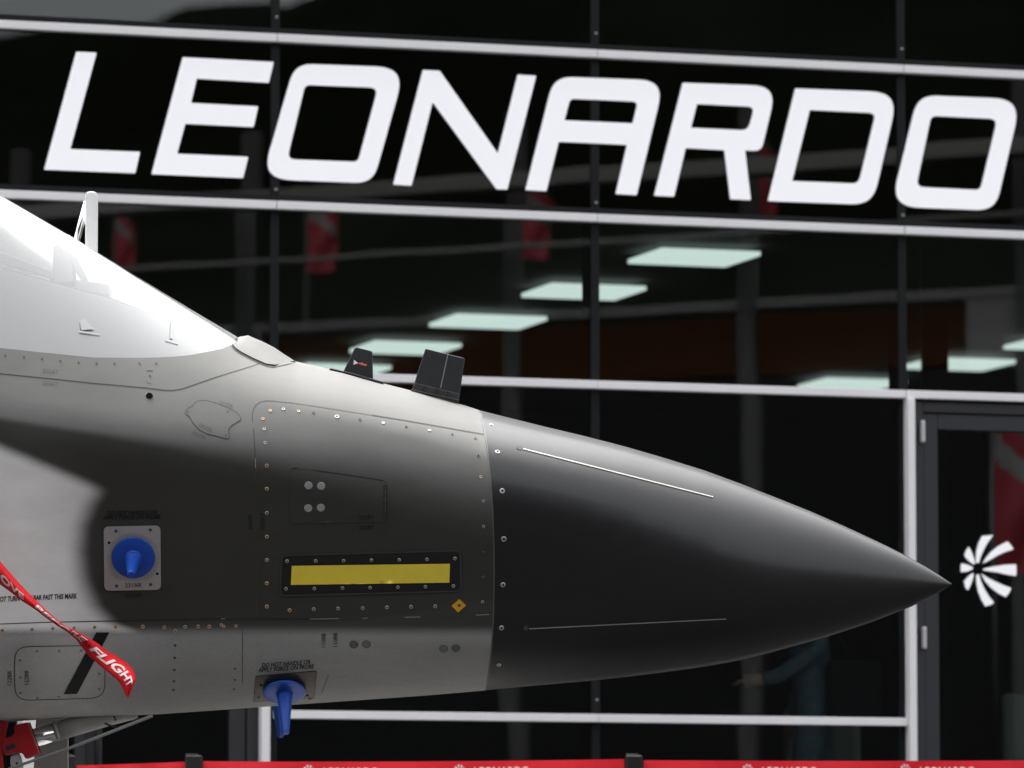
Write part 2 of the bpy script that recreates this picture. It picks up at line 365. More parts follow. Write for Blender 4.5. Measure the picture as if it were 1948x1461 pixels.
# doors
def make_door(u0, u1, ztop, hinge_left, zl):
    d = thing('glass_door', '', 'door', FP((u0 + u1) / 2, 0.5, 0))
    fr = 0.034
    fbox('door_frame', u0, u0 + 0.05, 0.5, ztop, -0.06, 0.02, M['doorframe'], d, 0.004)
    fbox('door_frame', u1 - 0.05, u1, 0.5, ztop, -0.06, 0.02, M['doorframe'], d, 0.004)
    fbox('door_frame', u0 + 0.05, u1 - 0.05, ztop - 0.05, ztop, -0.06, 0.02, M['doorframe'], d, 0.004)
    a, b = u0 + 0.053, u1 - 0.053
    st = 0.075
    fbox('stile', a, a + st, 0.52, ztop - 0.054, -0.05, 0.008, M['doorframe'], d, 0.004)
    fbox('stile', b - st, b, 0.52, ztop - 0.054, -0.05, 0.008, M['doorframe'], d, 0.004)
    fbox('rail', a + st, b - st, ztop - 0.054 - st, ztop - 0.054, -0.05, 0.008, M['doorframe'], d, 0.004)
    fbox('rail', a + st, b - st, 0.52, 0.75, -0.05, 0.008, M['doorframe'], d, 0.004)
    fbox('pane', a + st, b - st, 0.75, ztop - 0.054 - st, -0.026, -0.016, M['pane'], d)
    for z in zl:
        uu = u0 + 0.0415 if hinge_left else u1 - 0.0415
        fbox('hinge', uu - 0.011, uu + 0.011, z - 0.052, z + 0.052, 0.0205, 0.045, M['hinge'], d, 0.006)
    uu = b - st / 2 if hinge_left else a + st / 2
    tube('handle', [FP(uu, 1.3, 0.01), FP(uu, 1.3, 0.06), FP(uu, 1.75, 0.06), FP(uu, 1.75, 0.01)], 0.012, M['mullion'], d)
    return d
ztop_door = fuz(1800, 766)[1]
door = make_door(door_u[0] + 0.002, door_u[1], ztop_door, True, [fuz(1748, 822)[1], fuz(1748, 1214)[1], fuz(1748, 1600)[1]])
door['label'] = 'charcoal framed glass door with white fan emblem right of the jet nose'; 
door2 = make_door(dl_u[0], dl_u[1], Zb[2] - HB - 0.003, False, [fuz(490, 1500)[1], fuz(490, 900)[1]])
door2['label'] = 'charcoal framed glass door below the jet fuselage left of the white post'
fbox('pane', door_u[1] + 0.01, MU[4] - 0.022, ZF, Zb[2], -0.005, 0.005, M['pane'], bld)
# emblem on the door glass
EMB = [[(1650, 190), (1654, 120), (1668, 70), (1690, 28), (1757, 22), (1722, 70), (1700, 110), (1680, 155), (1668, 195)],
       [(1692, 198), (1715, 160), (1745, 125), (1790, 90), (1845, 62), (1865, 82), (1882, 110), (1830, 127), (1780, 150), (1730, 180)],
       [(1697, 230), (1760, 216), (1830, 206), (1898, 203), (1901, 240), (1898, 275), (1840, 266), (1780, 252), (1697, 240)],
       [(1685, 262), (1720, 284), (1770, 310), (1820, 332), (1868, 350), (1855, 380), (1835, 405), (1790, 382), (1745, 348), (1710, 310)],
       [(1653, 270), (1668, 265), (1682, 310), (1705, 360), (1730, 400), (1762, 440), (1740, 455), (1708, 462), (1685, 420), (1665, 370), (1655, 320)],
       [(1637, 258), (1632, 290), (1620, 325), (1603, 362), (1588, 350), (1577, 308), (1600, 282), (1625, 260)],
       [(1632, 232), (1600, 247), (1560, 252), (1556, 225), (1562, 198), (1600, 206), (1632, 222)],
       [(1640, 205), (1610, 185), (1590, 165), (1580, 145), (1590, 118), (1607, 95), (1625, 130), (1638, 165), (1645, 195)]]
for b_ in EMB:
    pts = [fuz(1348 + x / 3.2467, 1011 + y / 3.2467, -0.012) for x, y in b_]
    me = filled([pts], 0.002)
    for v in me.vertices: v.co = FP(v.co.x, v.co.y, -0.012 + v.co.z)
    me.materials.append(M['letter']); link(bpy.data.objects.new('emblem_blade', me), door)

# sign letters
LET = {
 'L': ([[(145, 98.6), (183.5, 100.3), (133.5, 283.7), (266, 289), (257, 329.7), (84, 322.7)]], [2]),
 'E': ([[(347.5, 109), (520.5, 118), (511, 157.6), (374, 149.6), (363, 196), (491, 202.6), (482, 241.8), (352, 235.5), (336.7, 292.5), (472, 298.5), (462, 338.8), (288, 331.4)]], [2]),
 'O': ([[(561, 121), (771, 128.7), (709, 349), (497, 340.5)], [(580, 161.5), (719, 167), (681, 308), (546, 303)]], [46, 14]),
 'N': ([[(804.3, 133.2), (836, 134.8), (946.8, 292.5), (984.7, 142.2), (1019.6, 144.2), (964.6, 360.6), (944.5, 359.9), (822.7, 193.9), (782.5, 353.2), (748, 351.2)]], [2]),
 'A': ([[(999.5, 361.6), (1053.8, 145.6), (1263.5, 153.3), (1210.8, 371.3), (1170.9, 369), (1192.7, 275.7), (1062.5, 269.7), (1039, 363.6)], [(1084.3, 187.8), (1213.5, 193.5), (1203.4, 234.8), (1073.3, 229)]], [[2, 46, 42, 2, 2, 2, 2, 2], [12, 10, 1, 1]]),
 'R': ([[(1244.3, 372.3), (1298.7, 157.6), (1477.4, 164), (1448, 287.5), (1417, 286), (1428, 380.7), (1389.2, 379), (1377.8, 285.8), (1304, 281.7), (1281.9, 374)], [(1325.5, 197.9), (1435.5, 203.3), (1423, 248.2), (1314, 243.2)]], [[2, 2, 40, 52, 0, 2, 2, 2, 2, 2], [1, 12, 20, 1]]),
 'D': ([[(1512.7, 168.4), (1708.9, 176), (1659.6, 390), (1460.7, 382.4)], [(1540, 209.3), (1666, 215.3), (1633.4, 349.5), (1506.6, 344.5)]], [[2, 46, 52, 2], [1, 12, 18, 1]]),
 'o': ([[(1746.4, 181), (1942.6, 188.8), (1893, 400.8), (1693.8, 393)], [(1771, 220.4), (1897.4, 226.4), (1864.8, 361.6), (1742.4, 355.5)]], [46, 14]),
}
sign = thing('wall_sign', 'large white slanted letters reading LEONARDO across the dark glass front', 'sign', FP(0, Zb[1], 0.05))
for ch, (loops, rad) in LET.items():
    lp = []
    for k, pts in enumerate(loops):
        r = rad[k] if k < len(rad) else rad[0]
        q = rounded(pts, r, 10)
        lp.append([fuz(x, y, 0.012) for x, y in q])
    me = filled(lp, 0.003, 0.0)
    for v in me.vertices: v.co = FP(v.co.x, v.co.y, 0.0125 + v.co.z)
    me.materials.append(M['letter']); o = link(bpy.data.objects.new('letter', me), sign)
    o['label'] = 'white sign letter ' + ch.upper()

# ceiling lamps inside
def lamp(px, py, label):
    d = ray(px, py); t = (H_CEIL - 0.012 - CAM.z) / d.z; c = CAM + d * t
    o = obox('ceiling_lamp', c, FU * 0.285, FN * 0.285, Vector((0, 0, 0.012)), M['lamp'])
    return tag(o, label, 'ceiling lamp', 'square ceiling lamps behind the glass')
rowA = [(1320, 490), (1110, 555), (928, 612), (771, 662), (642, 704)]
ordn = ['nearest and brightest', 'second', 'third', 'fourth', 'last']
for k, p in enumerate(rowA):
    lamp(*p, 'square mint ceiling lamp, %s of the row descending towards the antennas' % ordn[k])
for k, p in enumerate([(2022, 655), (1823, 693), (1620, 731)]):
    lamp(*p, 'square mint ceiling lamp, %s of the short row above the glass door' % ['rightmost', 'middle', 'leftmost and lowest'][k])
c_ = CAM + ray(1778, 700) * 31.0
ic = obox('interior_column', (c_.x, c_.y, (0.952 + H_CEIL + 0.03) / 2), (0.07, 0, 0), (0, 0.07, 0), (0, 0, (H_CEIL + 0.026 - 0.956) / 2), M['mullion'])
tag(ic, 'dark slim column inside, in front of the short row of ceiling lamps', 'column')

# chairs inside behind the door
def chair(px, depth, rot, label):
    p = CAM + ray(px, 1400) * depth
    t = thing('chair', label, 'chair', (p.x, p.y, 0.95), 'pale chairs inside behind the door')
    R = Matrix.Rotation(rot, 3, 'Z'); P = Vector((p.x, p.y, 0.95))
    def B(name, c, h, bev=0.015): obox(name, P + R @ Vector(c), R @ Vector((h[0], 0, 0)), R @ Vector((0, h[1], 0)), Vector((0, 0, h[2])), M['chair'], t, bev)
    B('seat', (0, 0, 0.45), (0.24, 0.23, 0.03)); B('backrest', (0, 0.23, 0.75), (0.22, 0.03, 0.25), 0.028)
    for sx in (-1, 1):
        for sy in (-1, 1): B('leg', (0.2 * sx, 0.19 * sy, 0.21), (0.014, 0.014, 0.21), 0.004)
chair(1868, 28.6, math.pi + 1.05, 'pale upholstered chair inside, seen low through the glass door')
chair(1600, 30.2, math.pi - 0.5, 'pale upholstered chair inside, left of the white post by the jet nose')

# ================================================================== BELT BARRIERS on the terrace
YB = 3.0
def barrier_post(px, label):
    p = at(px, 1447, YB)
    t = thing('barrier_post', label, 'barrier post', (p.x, YB, 0.48), 'black belt barrier posts')
    zt = at(px, 1434, YB).z
    bm = bmesh.new()
    tube('post', [(p.x, YB, 0.50), (p.x, YB, zt - 0.14)], 0.03, M['black_plastic'], t, 16)
    tube('base', [(p.x, YB, 0.482), (p.x, YB, 0.497), (p.x, YB, 0.515)], [0.17, 0.165, 0.04], M['black_plastic'], t, 24)
    obox('belt_head', (p.x, YB, zt - 0.075), (0.034, 0, 0), (0, 0.034, 0), (0, 0, 0.068), M['black_plastic'], t, 0.006)
    obox('cap', (p.x - 0.008, YB, zt - 0.004), (0.026, 0, 0), (0, 0.026, 0), (0, 0, 0.0035), M['black_plastic'], t, 0.002)
    return t
bm = None
posts = [(128, 'black belt barrier post beside the nose gear at the lower left'), (369, 'black belt barrier post below the tip of the red ribbon'),
         (1206, 'black belt barrier post below the middle of the radome'), (2040, 'black belt barrier post in front of the glass door')]
PO = [barrier_post(*p) for p in posts]
def belt_y(x, x0, x1, ya, yb, sag): t = (x - x0) / (x1 - x0); return ya + (yb - ya) * t + sag * 4 * t * (1 - t)
def make_belt(x0, x1, ya, yb, sag, parent, texts):
    N = 24; V = []; Fc = []
    for i in range(N + 1):
        x = x0 + (x1 - x0) * i / N; y = belt_y(x, x0, x1, ya, yb, sag)
        top = at(x, y, YB - 0.012); bot = at(x, y + 44, YB - 0.012)
        off = 0.004 * math.sin(i * 0.7)
        V += [top + Vector((0, off, 0)), bot + Vector((0, -off, 0)), bot + Vector((0, 0.003 - off, 0)), top + Vector((0, 0.003 + off, 0))]
    for i in range(N):
        a = 4 * i; b = a + 4
        for k in range(4): Fc.append((a + k, b + k, b + (k + 1) % 4, a + (k + 1) % 4))
    bl = mesh('belt', V, Fc, M['belt'], parent)
    for tx in texts:
        me = text_mesh('LEONARDO', 22, 0.2, 0.2, 1.05)
        for v in me.vertices:
            x = tx + v.co.x * 0.86; v.co = at(x, belt_y(x, x0, x1, ya, yb, sag) + 20 - v.co.y, YB - 0.02)
        me.materials.append(M['belt_text']); link(bpy.data.objects.new('belt_lettering', me), bl)
        # small fan emblem before the word
        cx = tx - 78; V2 = []; F2 = []
        for k in range(8):
            th = k * math.pi / 4 + 0.2
            for (r, dt) in ((3, -0.12), (10, -0.2), (10, 0.25), (3, 0.1)):
                x = cx + r * math.cos(th + dt); V2.append(at(x, belt_y(x, x0, x1, ya, yb, sag) + 16 - r * math.sin(th + dt), YB - 0.02))
            F2.append(tuple(range(4 * k, 4 * k + 4)))
        mesh('belt_emblem', V2, F2, M['belt_text'], bl)
make_belt(145, 352, 1456, 1449, 0.5, PO[0], [185])
make_belt(386, 1188, 1448, 1444, 2.5, PO[1], [665, 952])
make_belt(1224, 2022, 1446, 1446, 1.5, PO[2], [1500, 1800])

# ================================================================== JET
jet = thing('fighter_jet', 'grey fighter jet nose with black radome and clear windscreen in the foreground', 'fighter jet', (at(300, 1461, 0).x - 0.3, 0, 0))
def itp(tab, x):
    return float(np.interp(x, [t[0] for t in tab], [t[1] for t in tab]))
YT = [(-2600, 420), (-1950, 345), (-1500, 190), (-1100, 125), (-700, 130), (-420, 190), (-200, 268), (0, 371), (154, 460.6), (257, 525), (359, 586), (457, 644), (500, 664), (560, 687), (650, 707), (720, 727), (790, 745), (880, 770), (912, 780.5),
      (1034, 811), (1110, 829), (1188, 849), (1265, 871.5), (1342, 895.5), (1410, 920.5), (1480, 948), (1545, 974), (1602, 999), (1640, 1016.5), (1690, 1040), (1733, 1062), (1765, 1080.5), (1791, 1097), (1811, 1111)]
YBT = [(-700, 1392), (-200, 1381), (0, 1373.5), (103, 1367), (298, 1359), (400, 1352), (585, 1338.6), (800, 1323), (912, 1313), (1000, 1305), (1108, 1295.6), (1185, 1287.5), (1262, 1278), (1331, 1268.5), (1400, 1256.5), (1450, 1244.5),
       (1502, 1230.5), (1580, 1208.5), (1656, 1183.5), (1733, 1154), (1785, 1128), (1811, 1112)]
YS = [(-2600, 420), (-1950, 345), (-1700, 480), (-1300, 600), (-700, 628), (-200, 645), (0, 662), (77, 670), (175, 680), (282, 681), (346, 677.5), (385, 672), (423.5, 663), (441, 655), (457, 644)]
YC = [(-700, 705), (0, 796), (300, 842), (500, 876), (700, 915), (912, 965), (1200, 1010), (1500, 1062), (1700, 1090)]
WC = [(-700, 14), (0, 16), (200, 20), (350, 34), (500, 60), (700, 100), (912, 150), (1200, 170), (1500, 120)]
YL = [(-700, 1196), (0, 1196), (912, 1198)]
WT = [(-700, 0.62), (0, 0.52), (457, 0.47), (700, 0.455), (912, 0.44)]
def smooth(a, b, x): t = np.clip((x - a) / (b - a), 0, 1); return t * t * (3 - 2 * t)
from functools import lru_cache
@lru_cache(maxsize=None)
def section(s):
    """half-breadth of the nose along one station, from the surface slope at each height"""
    yt, yb = itp(YT, s), itp(YBT, s)
    n = 600; th = np.linspace(0, math.pi, n + 1); py = yt + (yb - yt) * (1 - np.cos(th)) / 2
    mid = (py[1:] + py[:-1]) / 2; dz = np.diff(py) * PXM
    v = (mid - yt) / max(yb - yt, 1e-6)
    half = (yb - yt) * PXM / 2
    k = float(smooth(930, 1560, s))
    hr = 0.9 * half * np.sqrt(np.maximum(0, 1 - (2 * (py - yt) / max(yb - yt, 1e-6) - 1) ** 2))
    if k >= 1.0: return py, hr, yt, yb
    yc, wc, yl = itp(YC, s), itp(WC, s), itp(YL, s)
    target = itp(WT, s) if s < 912 else half * 0.9
    q_ = float(smooth(600, 930, s)); ec, ed, ed2 = 22.0 - 17 * float(smooth(250, 780, s)), -9.0 - 11 * float(smooth(40, 215, s)), -40.0 + 8 * q_; wl_ = 14 + 40 * q_
    vu = np.clip((mid - yt) / (yc - yt), 0, 1)
    wg = itp([(-700, 110), (300, 110), (912, 160), (1200, 170), (1500, 120)], s); m1 = smooth(yc - wg / 2, yc + wg / 2, mid)
    ic = int(np.searchsorted(py, yc)); il = int(np.searchsorted(py, yl))
    def run(q):
        eu = 90 - (90 - ec) * vu ** q
        e = eu * (1 - m1) + ed * m1
        return np.concatenate([[0], np.cumsum(np.tan(np.radians(np.clip(e, -89.5, 89.5))) * dz)])
    q = 0.44; h = run(q)
    if h[ic] > target:
        lo_, hi_ = 0.03, 0.44
        for _ in range(24):
            q = (lo_ + hi_) / 2; h = run(q)
            if h[ic] > target: hi_ = q
            else: lo_ = q
    C = target - h[ic]
    if abs(C) > 1e-4:
        x = np.clip((py - yt) / (0.5 * (yc - yt)), 0, 1); h = h + C * np.sqrt(np.maximum(0, 1 - (1 - x) ** 2))
    wl = np.clip((mid - yl) / (yb - yl), 0, 1)
    el = ed2 + (-90 - ed2) * (1 - np.sqrt(np.maximum(1 - wl, 0)))
    m2 = smooth(yl - wl_, yl + wl_ + 8, mid)
    e2 = ed * (1 - m2) + el * m2
    i0 = int(np.searchsorted(py, yl - wl_)); t2 = np.concatenate([[0], np.cumsum(-np.tan(np.radians(np.clip(e2, -89.5, 89.5)))[i0:] * dz[i0:])])
    h[i0:] = h[i0] * (1 - t2 / t2[-1])
    h[0] = 0; h[-1] = 0
    h = np.maximum(h, 0) * (1 - k) + hr * k
    return py, h, yt, yb
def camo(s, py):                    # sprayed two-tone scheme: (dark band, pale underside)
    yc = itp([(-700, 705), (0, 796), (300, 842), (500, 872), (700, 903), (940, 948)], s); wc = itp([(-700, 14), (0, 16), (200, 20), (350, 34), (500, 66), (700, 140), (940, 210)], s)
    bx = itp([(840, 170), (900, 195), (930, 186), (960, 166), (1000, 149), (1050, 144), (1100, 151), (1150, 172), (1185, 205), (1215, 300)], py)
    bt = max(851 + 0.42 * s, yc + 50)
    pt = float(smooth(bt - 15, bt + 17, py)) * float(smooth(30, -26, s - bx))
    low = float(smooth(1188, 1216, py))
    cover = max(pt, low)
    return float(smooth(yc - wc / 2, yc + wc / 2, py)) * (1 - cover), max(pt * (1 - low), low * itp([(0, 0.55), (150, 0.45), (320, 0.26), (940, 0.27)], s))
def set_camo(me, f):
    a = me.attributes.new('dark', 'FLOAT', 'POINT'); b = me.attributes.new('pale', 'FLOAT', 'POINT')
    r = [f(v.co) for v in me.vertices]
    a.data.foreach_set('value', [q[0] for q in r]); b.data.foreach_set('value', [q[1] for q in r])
def to_px(p):                       # photo position of a point of the near side
    d = p - CAM; w_ = d.dot(FWD); return 974 + FPX * d.x / w_, 730.5 - FPX * d.dot(UP) / w_
def surf(s, py):                    # point of the near side
    p_, h_, yt, yb = section(round(s, 3))
    h = float(np.interp(py, p_, h_)); v = min(max((py - yt) / max(yb - yt, 1e-6), 0), 1)
    b = itp([(480, 0), (912, 27), (1811, 0)], s); x = s + b * 4 * v * (1 - v) + itp([(480, 0), (912, 11), (1811, 0)], s) * v * v
    P = at(x, py, -h); return P
def loft(name, stations, y0f, y1f, rows, m, cosd=True, endcap=False):
    V = []; Fc = []; nr = rows + 1
    for s in stations:
        a, b = y0f(s), y1f(s)
        for r in range(nr):
            t = r / rows
            tt = t
            if cosd == 'both': tt = 0.35 * t + 0.65 * (1 - math.cos(math.pi * t)) / 2
            elif cosd == 'end': tt = 0.3 * t + 0.7 * math.sin(math.pi * t / 2)
            elif cosd == 'start': tt = 0.3 * t + 0.7 * (1 - math.cos(math.pi * t / 2))
            V.append(surf(s, a + (b - a) * tt))
    n = len(V)
    V += [Vector((p.x, -p.y, p.z)) for p in V]
    ns = len(stations)
    for i in range(ns - 1):
        for r in range(rows):
            a = i * nr + r
            Fc.append((a, a + 1, a + nr + 1, a + nr)); Fc.append((n + a, n + a + nr, n + a + nr + 1, n + a + 1))
    bm = bmesh.new(); vv = [bm.verts.new(v) for v in V]; bm.verts.ensure_lookup_table()
    for f in Fc:
        try: bm.faces.new([vv[i] for i in f])
        except ValueError: pass
    bmesh.ops.remove_doubles(bm, verts=bm.verts, dist=0.0004)
    bmesh.ops.recalc_face_normals(bm, faces=bm.faces)
    o = bm_obj(name, bm, m, jet, True)
    # outward normals
    me = o.data; c = 0
    for p in list(me.polygons)[::37]:
        c += 1 if p.normal.y * p.center.y > 0 else -1
    if c < 0: me.flip_normals()
    return o
top = lambda s: itp(YT, s)
bot = lambda s: itp(YBT, s)
sill = lambda s: itp(YS, s) if s < 457 else itp(YT, s)
stB = list(np.linspace(-2600, -720, 40)) + list(np.linspace(-700, 0, 30)) + list(np.linspace(8, 290, 40)) + list(np.linspace(300, 400, 10)) + list(np.linspace(410, 470, 18)) + list(np.linspace(480, 912, 60))
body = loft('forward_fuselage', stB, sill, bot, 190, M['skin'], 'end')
rim = [surf(-2600, y) for y in np.linspace(top(-2600), bot(-2600), 60)]
mesh('rear_bulkhead', rim + [Vector((p.x, -p.y, p.z)) for p in reversed(rim[1:-1])], [tuple(range(118))], M['seam'], jet)
stR = list(912 + (1811 - 912) * np.sin(np.linspace(0, math.pi / 2, 90)))
radome = loft('radome', stR, top, bot, 90, M['radome'], 'both')
stC = list(np.linspace(-1940, -720, 26)) + list(np.linspace(-700, 400, 45)) + list(np.linspace(405, 456.9, 22))
canopy = loft('windscreen', stC, top, sill, 60, M['canopy'], 'start')
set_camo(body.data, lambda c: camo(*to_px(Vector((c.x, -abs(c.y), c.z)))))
radome['label'] = 'satin black pointed radome'
def bvh_of(objs):
    V = []; P = []
    for o in objs:
        b = len(V); V += [v.co.copy() for v in o.data.vertices]; P += [tuple(b + i for i in p.vertices) for p in o.data.polygons]
    return BVHTree.FromPolygons(V, P)
BV = bvh_of([body, radome]); BVC = bvh_of([canopy])
def hit(px, py, bv=None):
    d = ray(px, py).normalized(); r = (bv or BV).ray_cast(CAM, d)
    if r[0] is None:
        return at(px, py, -0.05), Vector((0, -1, 0))
    n = r[1]
    if n.dot(d) > 0: n = -n
    return r[0], n
# smooth normal by sampling
def hitn(px, py):
    p, _ = hit(px, py); a, _ = hit(px + 3, py); b, _ = hit(px, py + 3)
    n = (a - p).cross(b - p).normalized()
    if n.y > 0: n = -n
    return p, n

# windscreen rim bead and sill seam
def ribbon_line(name, pts, width, m, parent, lift=0.0007, step=6.0, bv=None, closed=False):
    P = [Vector((p[0], p[1])) for p in pts]
    if closed: P.append(P[0])
    S = []
    for a, b in zip(P[:-1], P[1:]):
        k = max(1, int((b - a).length / step))
        for i in range(k): S.append(a.lerp(b, i / k))
    S.append(P[-1]); V = []; Fc = []
    for i, q in enumerate(S):
        t = (S[min(i + 1, len(S) - 1)] - S[max(i - 1, 0)])
        if t.length < 1e-6: t = Vector((1, 0))
        t.normalize(); nn = Vector((-t.y, t.x)) * width / 2
        for sgn in (1, -1):
            p, n = hit(q.x + nn.x * sgn, q.y + nn.y * sgn, bv); V.append(p + n * lift)
    for i in range(len(S) - 1): Fc.append((2 * i, 2 * i + 1, 2 * i + 3, 2 * i + 2))
    return mesh(name, V, Fc, m, parent)
def patch(name, pts, m, parent, lift=0.001, bv=None, r=0, grid=0):
    q = rounded(pts, r, 6) if r else pts
    me = filled([[(x, -y) for x, y in q]], 0.0)
    if grid:
        bm = bmesh.new(); bm.from_mesh(me); bmesh.ops.remove_doubles(bm, verts=bm.verts, dist=0.01); bmesh.ops.triangulate(bm, faces=bm.faces[:])
        for _ in range(8):
            lng = [e for e in bm.edges if e.calc_length() > 11]
            if not lng: break
            bmesh.ops.subdivide_edges(bm, edges=lng, cuts=1); bmesh.ops.triangulate(bm, faces=[f for f in bm.faces if len(f.verts) > 3])
            bmesh.ops.beautify_fill(bm, faces=bm.faces[:], edges=[e for e in bm.edges if not e.is_boundary])
        bm.to_mesh(me); bm.free(); me.polygons.foreach_set('use_smooth', [True] * len(me.polygons))
    for v in me.vertices:
        p, n = hit(v.co.x, -v.co.y, bv); v.co = p + n * lift
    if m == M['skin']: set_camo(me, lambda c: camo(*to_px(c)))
    me.materials.append(m); return link(bpy.data.objects.new(name, me), parent)
def stencil(txt, cx, cy, size, rot=0.0, shear=0.0, bold=0.0, sx=1.0, m='stencil', parent=None, lift=0.0011):
    me = text_mesh(txt, size, shear, bold)
    c, s = math.cos(math.radians(rot)), math.sin(math.radians(rot))
    for v in me.vertices:
        x, y = v.co.x * sx, v.co.y
        p, n = hit(cx + x * c - y * s, cy - (x * s + y * c)); v.co = p + n * lift
    me.materials.append(M[m]); return link(bpy.data.objects.new('stencil_lettering', me), parent or body)
# fasteners
def fast_mesh(r, ring, deep):
    V = [(0, 0, 0.0006)]; Fc = []; idx = []
    n = 12; R = [(0.34, 0.0006), (0.40, 0.0013), (0.85, 0.0015), (1.0, 0.0)]
    for (k, z) in R:
        for i in range(n): V.append((r * k * math.cos(2 * math.pi * i / n), r * k * math.sin(2 * math.pi * i / n), z))
    for i in range(n): Fc.append((0, 1 + i, 1 + (i + 1) % n)); idx.append(1)
    for q in range(3):
        for i in range(n):
            a = 1 + q * n + i; b = 1 + q * n + (i + 1) % n; Fc.append((a, a + n, b + n, b)); idx.append(1 if q == 0 else 0)
    me = bpy.data.meshes.new('fastener'); me.from_pydata(V, [], Fc); me.materials.append(ring); me.materials.append(deep)
    me.polygons.foreach_set('material_index', idx); me.update(); return me
FM = {}
def fastener(px, py, kind='steel', r=4.3, parent=None, name='fastener'):
    key = (kind, r)
    if key not in FM: FM[key] = fast_mesh(r * 0.9 * PXM, M[kind], M['slot'])
    p, n = hitn(px, py)
    o = bpy.data.objects.new(name, FM[key]); o.matrix_world = Matrix.Translation(p + n * 0.0003) @ (n.to_track_quat('Z', 'Y') @ Quaternion((0, 0, 1), random.uniform(0, 6))).to_matrix().to_4x4()
    return link(o, parent or body)
def disc(px, py, r, m, parent=None, name='disc', lift=0.0008, bead=True):
    p, n = hitn(px, py); key = ('disc', r, m)
    if key not in FM:
        V = [(0, 0, 0.001)]; Fc = []; k = 24
        for (q, z) in ((0.86, 0.001), (1.0, 0.0)):
            for i in range(k): V.append((r * PXM * q * math.cos(2 * math.pi * i / k), r * PXM * q * math.sin(2 * math.pi * i / k), z))
        for i in range(k):
            Fc.append((0, 1 + i, 1 + (i + 1) % k)); Fc.append((1 + i, 1 + k + i, 1 + k + (i + 1) % k, 1 + (i + 1) % k))
        me = bpy.data.meshes.new(name); me.from_pydata(V, [], Fc); me.materials.append(M[m]); me.update(); FM[key] = me
    o = bpy.data.objects.new(name, FM[key]); o.matrix_world = Matrix.Translation(p + n * lift) @ n.to_track_quat('Z', 'Y').to_matrix().to_4x4()
    return link(o, parent or body)

# --- panel seams
SEAMS = [([(0, 711), (100, 721), (174, 729), (282, 738.6), (312, 742.5), (328, 743), (346.5, 740), (410, 718), (482, 696), (496, 690.5)], 2.0, 'seam'),
         ([(-300, 690), (0, 711)], 2.0, 'seam'),
         ([(480, 803), (480, 790), (482, 778), (487, 770), (495, 764.5), (508, 762), (554, 766), (640, 779), (708, 790)], 1.5, 'seam_faint'),
         ([(708, 790), (770, 800), (920.5, 826.5)], 2.2, 'seam'),
         ([(482, 815), (484, 842), (486, 877), (487, 1016), (487.5, 1100), (488, 1176)], 1.4, 'seam_faint'),
         ([(-300, 1195), (0, 1187), (82, 1184), (200, 1181.5), (400, 1177), (605, 1177)], 1.7, 'seam'),
         ([(605, 1177), (800, 1173), (938, 1168)], 1.2, 'seam_faint'),
         ([(461.5, 1196), (461.5, 1300)], 1.3, 'seam_faint'), ([(625, 1283), (612, 1318)], 1.2, 'seam_faint')]
for pts, wd, mm in SEAMS: ribbon_line('panel_seam', pts, wd, M[mm], body)
for pts in ([(590, 1177.6), (645, 1176.6)], [(770, 1174.2), (800, 1173.6)], [(420, 1177.3), (428, 1176.6)], [(690, 1176.4), (700, 1175.4)], [(486, 872), (486.3, 890)], [(905, 1170), (930, 1169)]):
    ribbon_line('worn_edge', pts, 1.2, M['seam_light'], body, lift=0.0012)
ribbon_line('radome_joint', [(914.5, 786), (920, 812), (926.5, 850), (932.5, 905), (937.2, 970), (939.6, 1040), (940, 1100), (938.8, 1170), (935.5, 1230), (930, 1280), (925, 1306)], 2.4, M['capdark'], body, lift=0.0012)
# --- oval access panel
OV = [(1370, 530), (1380, 508), (1395, 492), (1425, 478), (1445, 452), (1475, 438), (1520, 435), (1600, 455), (1700, 495), (1755, 527), (1785, 562), (1782, 580), (1710, 625), (1692, 650), (1693, 670), (1705, 705), (1690, 722), (1650, 712), (1590, 695), (1540, 685), (1480, 655), (1430, 600), (1405, 555)]
OVp = rounded([(x / 3.896, 650 + y / 3.896) for x, y in OV], 6, 3)
op = patch('access_panel', OVp, M['skin'], body, lift=0.0012, grid=2); op['label'] = 'small rounded access panel with three fasteners'
ribbon_line('panel_seam', OVp, 1.1, M['seam_faint'], op, lift=0.0016, closed=True)
for x, y in ((1392, 518), (1690, 518), (1673, 697)): fastener(x / 3.896, 650 + y / 3.896, 'dull', 3.4, op)
# --- 222BT hatch
h2 = patch('access_hatch', [(552, 892), (600, 894.5), (660, 903), (733, 915), (733, 991.5), (640, 993), (552, 996)], M['skin'], body, lift=0.0012, r=7, grid=2)
h2['label'] = 'rectangular hatch with four pale discs'
q2 = rounded([(552, 892), (600, 894.5), (660, 903), (733, 915), (733, 991.5), (640, 993), (552, 996)], 7, 5)
ribbon_line('panel_seam', q2, 1.3, M['seam_faint'], h2, lift=0.0017, closed=True)
ribbon_line('panel_seam', [(555, 892.5), (561, 890.5), (566, 891.5)], 2, M['seam'], h2, lift=0.002)
ribbon_line('panel_seam', [(598, 895), (650, 902), (690, 908), (728, 914)], 1.4, M['seam'], h2, lift=0.002)
for x, y in ((587, 923.4), (611, 924.3), (586.3, 966.5), (610.4, 965.6)): disc(x, y, 7.6, 'capgrey', h2, 'round_cap', 0.0015)
for y in (928, 942, 958, 972): patch('hinge_knuckle', [(729.5, y - 5), (736, y - 5), (736, y + 5), (729.5, y + 5)], M['seam'], h2, 0.0024)
ribbon_line('hinge_pin', [(733, 924), (733, 977)], 1.6, M['dull'], h2, lift=0.003)
